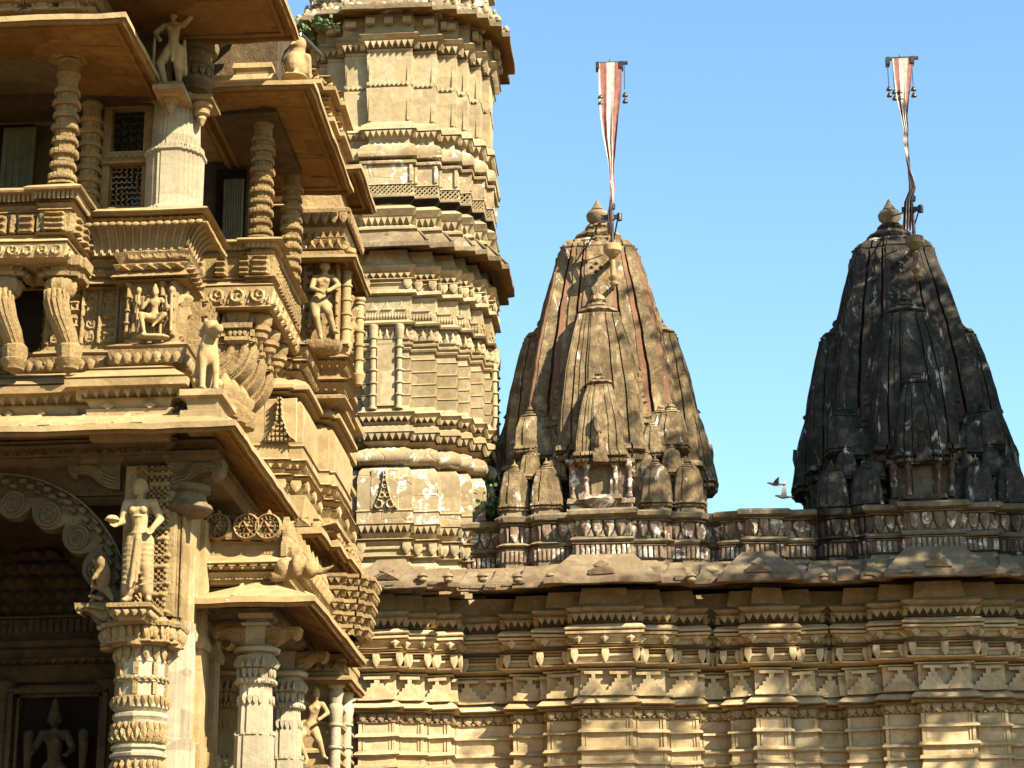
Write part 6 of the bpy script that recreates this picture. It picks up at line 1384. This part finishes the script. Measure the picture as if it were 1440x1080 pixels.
# dancer in the hall niche
DN = dict(head=(.04,-.05,.9), neck=(.03,-.02,.82), chest=(.02,0,.72), pelvis=(-.03,0,.50), sr=(-.08,0,.78), sl=(.12,0,.78), er=(-.10,-.1,.62), hr=(.04,-.14,.55), el=(.2,-.06,.66), hl=(.12,-.14,.58),
  kr=(-.04,-.10,.28), ar=(.0,-.02,.06), fr=(.02,-.09,.02), kl=(.10,-.12,.32), al=(.15,.0,.12), fl=(.2,-.05,.1), face=(.5,-1,-.1))
x, Y = ax(450, 480, 22.35), 22.4; z = az(452, 478, 22.3); h = az(452, 358, 22.3)-z
o = sculpt('statue', turn(fig3(DN, 0, [('e',(.0,.0,.43),(.13,.1,.07)),('c',(-.1,0,.45),(-.14,0,.2),.03,.02)]), (x, Y, z), s=h*.98), 'cream', voxel=.014); tag(o, 'carved dancing figure with bent legs in the canopied niche left of the tower', 'statue', 'carved statues of the porch')
b = MB(); b.sweep(ratha(x, Y+.1, [(.14,.24),(.2,.2)]), [(z-.16,-.12),(z-.1,-.03),(z-.05,.0),(z,.0)]); b.build('statue_shelf', 'carved', hall)
# dancer behind the side porch, at the bottom
DN2 = dict(DN, er=(-.18,-.08,.86), hr=(-.10,-.12,1.0), kr=(-.16,-.12,.34), ar=(-.05,-.05,.08), fr=(-.07,-.1,.03))
x, Y = ax(437, 1082, 22.5), 22.55; z = az(437, 1078, 22.5); h = az(437, 965, 22.5)-z
o = sculpt('statue', turn(fig3(DN2, .03, None), (x, Y, z), s=h), 'cream', voxel=.014); tag(o, 'small carved dancer with raised arm beside the rear round column of the side porch', 'statue', 'carved statues of the porch')
b = MB(); b.sweep(rect(x-.2, x+.2, Y-.2, Y+.3), [(z-.2,-.1),(z-.06,0),(z,0)]); b.build('statue_shelf', 'carved', hall)
# four-armed idol in the shaded niche
ID = dict(STAND, face=(0,-1,0), head=(0,-.03,.925), er=(-.17,-.02,.66), hr=(-.15,-.13,.62), el=(.17,-.02,.66), hl=(.15,-.13,.60))
x, Y = ax(77, 1000, 20.45), 20.5; zt_ = az(77, 985, 20.45); h = 1.15; z = zt_-h*1.08
o = sculpt('statue', turn(fig3(ID, .10, skirt+[('c',(-.22,.03,.02),(-.22,.03,.34),.06,.05),('e',(-.22,.02,.44),(.05,.05,.06)),('c',(.22,.03,.02),(.22,.03,.34),.06,.05),('e',(.22,.02,.44),(.05,.05,.06)),('c',(-.24,.05,.5),(-.24,.05,.8),.03,.05),('c',(.24,.05,.5),(.24,.05,.8),.03,.05),('e',(0,.02,.01),(.3,.1,.03))]), (x, Y, z), s=h), 'inner', voxel=.014); tag(o, 'crowned idol with small attendants standing in the dark framed niche inside the porch', 'statue', 'carved statues of the porch')
b = MB(); b.box(x-.3, x+.3, 20.35, 20.8, z-.12, z); b.build('statue_shelf', 'carved', porch)

# lion on the corner of the lower eave
x, Y = ax(284, 585, 18.15), 18.3; z = az(284, 550, 18.15); h = az(284, 445, 18.2)-z
LI = [('e',(0,.16,.20),(.16,.2,.20)),('c',(0,.12,.28),(0,-.02,.60),.15,.13),('e',(0,-.05,.50),(.13,.12,.15)),('c',(0,-.02,.60),(.02,-.05,.80),.11,.10),('e',(.03,-.08,.86),(.105,.12,.11)),('c',(.05,-.12,.84),(.10,-.26,.80),.075,.06),('e',(.11,-.29,.825),(.04,.035,.03)),('c',(.06,-.12,.77),(.09,-.22,.73),.045,.035),
  ('e',(-.05,-.02,.96),(.035,.03,.05)),('e',(.10,-.0,.96),(.035,.03,.05)),('e',(.0,-.17,.89),(.022,.022,.022)),('e',(.11,-.15,.89),(.022,.022,.022)),
  ('c',(-.09,-.08,.50),(-.10,-.14,.26),.06,.045),('c',(-.10,-.14,.26),(-.10,-.15,.05),.045,.04),('e',(-.10,-.20,.03),(.05,.08,.035)),('c',(.09,-.08,.50),(.10,-.16,.27),.06,.045),('c',(.10,-.16,.27),(.10,-.16,.05),.045,.04),('e',(.10,-.21,.03),(.05,.08,.035)),
  ('c',(-.13,.12,.22),(-.17,-.04,.16),.08,.06),('c',(-.17,-.04,.16),(-.16,.02,.03),.05,.04),('e',(-.16,-.06,.03),(.05,.09,.035)),('c',(.13,.12,.22),(.17,-.04,.16),.08,.06),('c',(.17,-.04,.16),(.16,.02,.03),.05,.04),('e',(.16,-.06,.03),(.05,.09,.035)),('c',(0,.34,.12),(.06,.42,.35),.03,.025),('c',(.06,.42,.35),(.0,.36,.5),.025,.03)]
for k in range(9): a = k*math.pi/8; LI.append(('e',(.02+.125*math.cos(a),.02,.80+.13*math.sin(a)),(.035,.05,.035)))
for j in range(4):
    for k in range(6): LI.append(('e',(-.09+.036*k+.015*(j % 2),-.10-.012*(3-j)+.02*abs(k-2.5)*.4,.50+.065*j),(.024,.03,.034)))
for k in range(5): LI.append(('e',(.06+.01*k,-.16-.022*k,.935-.018*k),(.014,.014,.012)))
o = sculpt('lion_statue', turn(LI, (x, Y, z), a=R(22), s=h/1.0, sx=.82), 'cream', voxel=.012); tag(o, 'stone lion sitting upright on the corner of the lower eave with its head turned right', 'statue')
b = MB(); b.sweep(rect(x-.17, x+.17, Y-.2, Y+.4), [(z-.32,.02),(z-.20,.02),(z-.18,-.04),(z-.08,-.02),(z-.06,.03),(z,.03)]); b.build('lion_plinth', 'cream', porch)
# bird statue on the right upper eave
x, Y = ax(415, 110, 19.6), 19.65; z = az(415, 108, 19.55); h = az(415, 50, 19.6)-z
OW = [('e',(0,0,.36),(.26,.30,.33)),('c',(0,.0,.5),(.06,-.04,.78),.2,.15),('e',(.08,-.06,.82),(.17,.18,.17)),('c',(.06,-.22,.80),(.04,-.33,.70),.05,.015),('e',(-.01,-.19,.86),(.045,.035,.045)),('e',(.17,-.17,.86),(.045,.035,.045)),('e',(0,-.06,.04),(.3,.3,.05)),('c',(-.24,.02,.50),(-.2,.2,.12),.1,.05),('c',(.24,.02,.50),(.22,.2,.12),.1,.05),('c',(0,.2,.3),(0,.5,.12),.12,.06),('c',(-.1,-.16,.16),(-.1,-.24,.05),.05,.04),('c',(.1,-.16,.16),(.1,-.24,.05),.05,.04),('e',(0,.02,1.0),(.04,.06,.05))]
o = sculpt('bird_statue', turn(OW, (x, Y, z), a=R(-20), s=h*.98), 'cream', voxel=.012); tag(o, 'plump stone bird statue perched on the corner of the upper right eave', 'statue')
b = MB(); b.tube([(ax(428,62,20.2),20.0,az(428,60,20.2)), (ax(449,66,20.2),20.4,az(449,66,20.2))], .016, 10); b.tube([(ax(428,62,20.2),20.0,az(428,60,20.2)), (ax(428,62,20.2)-.4,20.6,az(428,60,20.2)-.05)], .016, 10)
tag(b.build('water_spout', 'steel'), 'short metal drain pipe poking out behind the stone bird', 'pipe')

# =================================================================== PLANTS, BIRDS, TREE
def tuft(px, py, Y, n, w, h, label, seed, sz=.05):
    r = random.Random(seed); x, z = ax(px, py, Y), az(px, py, Y); t = thing('wall_plant', (x, Y, z), label, 'plant')
    b = MB(); s = MB()
    for k in range(n):
        px_ = x+r.gauss(0, w*.4); py_ = Y+r.gauss(0, .12); pz = z+abs(r.gauss(0, h*.5)); a = r.uniform(0, 6.3); e = r.uniform(-.5, 1.2); q = sz*r.uniform(.6, 1.4)
        u = Vector((math.cos(a)*math.cos(e), math.sin(a)*math.cos(e), math.sin(e))); v = u.cross(Vector((r.uniform(-1,1), r.uniform(-1,1), .5))).normalized()*q*.45; c = Vector((px_, py_, pz))
        b.add([c, c+u*q*.5+v, c+u*q, c+u*q*.5-v], [(0,1,2,3)])
        if k % 12 == 0: s.tube([(x+r.gauss(0, w*.15), Y, z-.05), tuple(c)], .006, 4)
    b.build('leaves', 'green', t, smooth=0); s.build('stems', 'bark', t)
tuft(452, 36, 35.9, 80, .3, .06, 'green weeds rooted on the left rim of the tower top eave', 4, .08)
tuft(430, 50, 36.4, 70, .2, .06, 'small dark green weed at the left tip of the tower top eave', 5, .08)
tuft(683, 728, 37.3, 260, .35, .45, 'dark green bush growing on the roof between tower and brown spire', 6, .09)

def pigeon(px, py, Y, label, up, s=1.):
    x, z = ax(px, py, Y), az(px, py, Y)
    pr = [('e',(0,0,0),(.11,.045,.042)),('c',(-.08,0,.012),(-.145,0,.03),.036,.024),('e',(-.165,0,.034),(.03,.022,.024)),('c',(-.18,0,.03),(-.205,0,.024),.008,.003),('c',(.08,0,-.002),(.20,0,-.008),.03,.014),('e',(.19,0,-.008),(.05,.03,.008))]
    o = sculpt('pigeon', turn(pr, (x, Y, z), s=s), 'feather', voxel=.009); tag(o, label, 'bird', 'pigeons in flight')
    for sg in (-1, 1):
        b = MB(); vs = []; n = 8
        for k in range(n+1):
            t = k/n; rr = .34*t; el = (1.25 if up else .12)*(.7+.3*t); c0 = -.06+.03*t*t*3; ch = .13*(1-.75*t**1.5)
            yy = sg*(.03+rr*math.cos(el)); zz = .02+rr*math.sin(el)
            vs += [(x+s*c0, Y+s*yy, z+s*zz), (x+s*(c0+ch), Y+s*yy, z+s*(zz-.008)), (x+s*(c0+ch*.4), Y+s*yy, z+s*(zz+.014))]
        fs = []
        for k in range(n):
            a = 3*k; q = 3*k+3; fs += [(a,a+2,q+2,q),(a+2,a+1,q+1,q+2),(a+1,a,q,q+1)]
        b.add(vs, fs); b.build('wing', 'featherpale' if up else 'feather', o, fix=True)
pigeon(1091, 681, 33.2, 'dark pigeon gliding with level wings, the upper of two birds', False, .72)
pigeon(1102, 699, 33.3, 'pigeon with raised grey wings, the lower of two birds', True, .72)

# shade tree of the courtyard, standing right of the picture
def tree(x, y, h, r, label, seed, n=9000, sz=.16, zc=.62, zr=.36):
    q = random.Random(seed); t = thing('shade_tree', (x, y, 0), label, 'tree'); b = MB(); tips = []
    b.tube([(x, y, 0), (x+.2, y, h*.2), (x-.1, y+.1, h*.42), (x+.1, y, h*.6)], [.42,.34,.27,.18], 12)
    for k in range(16):
        a = q.uniform(0, 6.28); z0 = h*q.uniform(.42,.6); d_ = r*q.uniform(.5,.95); z1 = h*q.uniform(.60,.97); m_ = (x+math.cos(a)*d_*.5, y+math.sin(a)*d_*.5, z0+(z1-z0)*.65); e = (x+math.cos(a)*d_, y+math.sin(a)*d_, z1)
        b.tube([(x, y, z0), m_, e], [.14,.09,.03], 7); tips += [m_, e, e]
    b.build('trunk', 'bark', t)
    cl = [(Vector(p)+Vector((q.gauss(0,.9), q.gauss(0,.9), q.gauss(0,.9))), q.uniform(.7,1.5)) for p in tips for _ in range(3)]
    V = []; Fc = []
    for k in range(n):
        c, rr = cl[q.randrange(len(cl))]; d_ = Vector((q.gauss(0,1), q.gauss(0,1), q.gauss(0,.8))).normalized()*rr*q.random()**.4; p = c+d_
        u = Vector((q.gauss(0,1), q.gauss(0,1), q.gauss(0,.6))).normalized(); v = u.cross(Vector((q.gauss(0,1), q.gauss(0,1), q.gauss(0,1)))).normalized(); s = sz*q.uniform(.6,1.3)
        o = len(V); V += [p-u*s, p+v*s*.45, p+u*s, p-v*s*.45]; Fc.append((o,o+1,o+2,o+3))
    b = MB(); b.add([tuple(v) for v in V], Fc); b.build('crown', 'treeleaf', t, smooth=0)
tree(15.6, 29.4, 28, 4.6, 'tall broad-leaved courtyard tree standing right of the blackened spire', 11, 17000, .17)
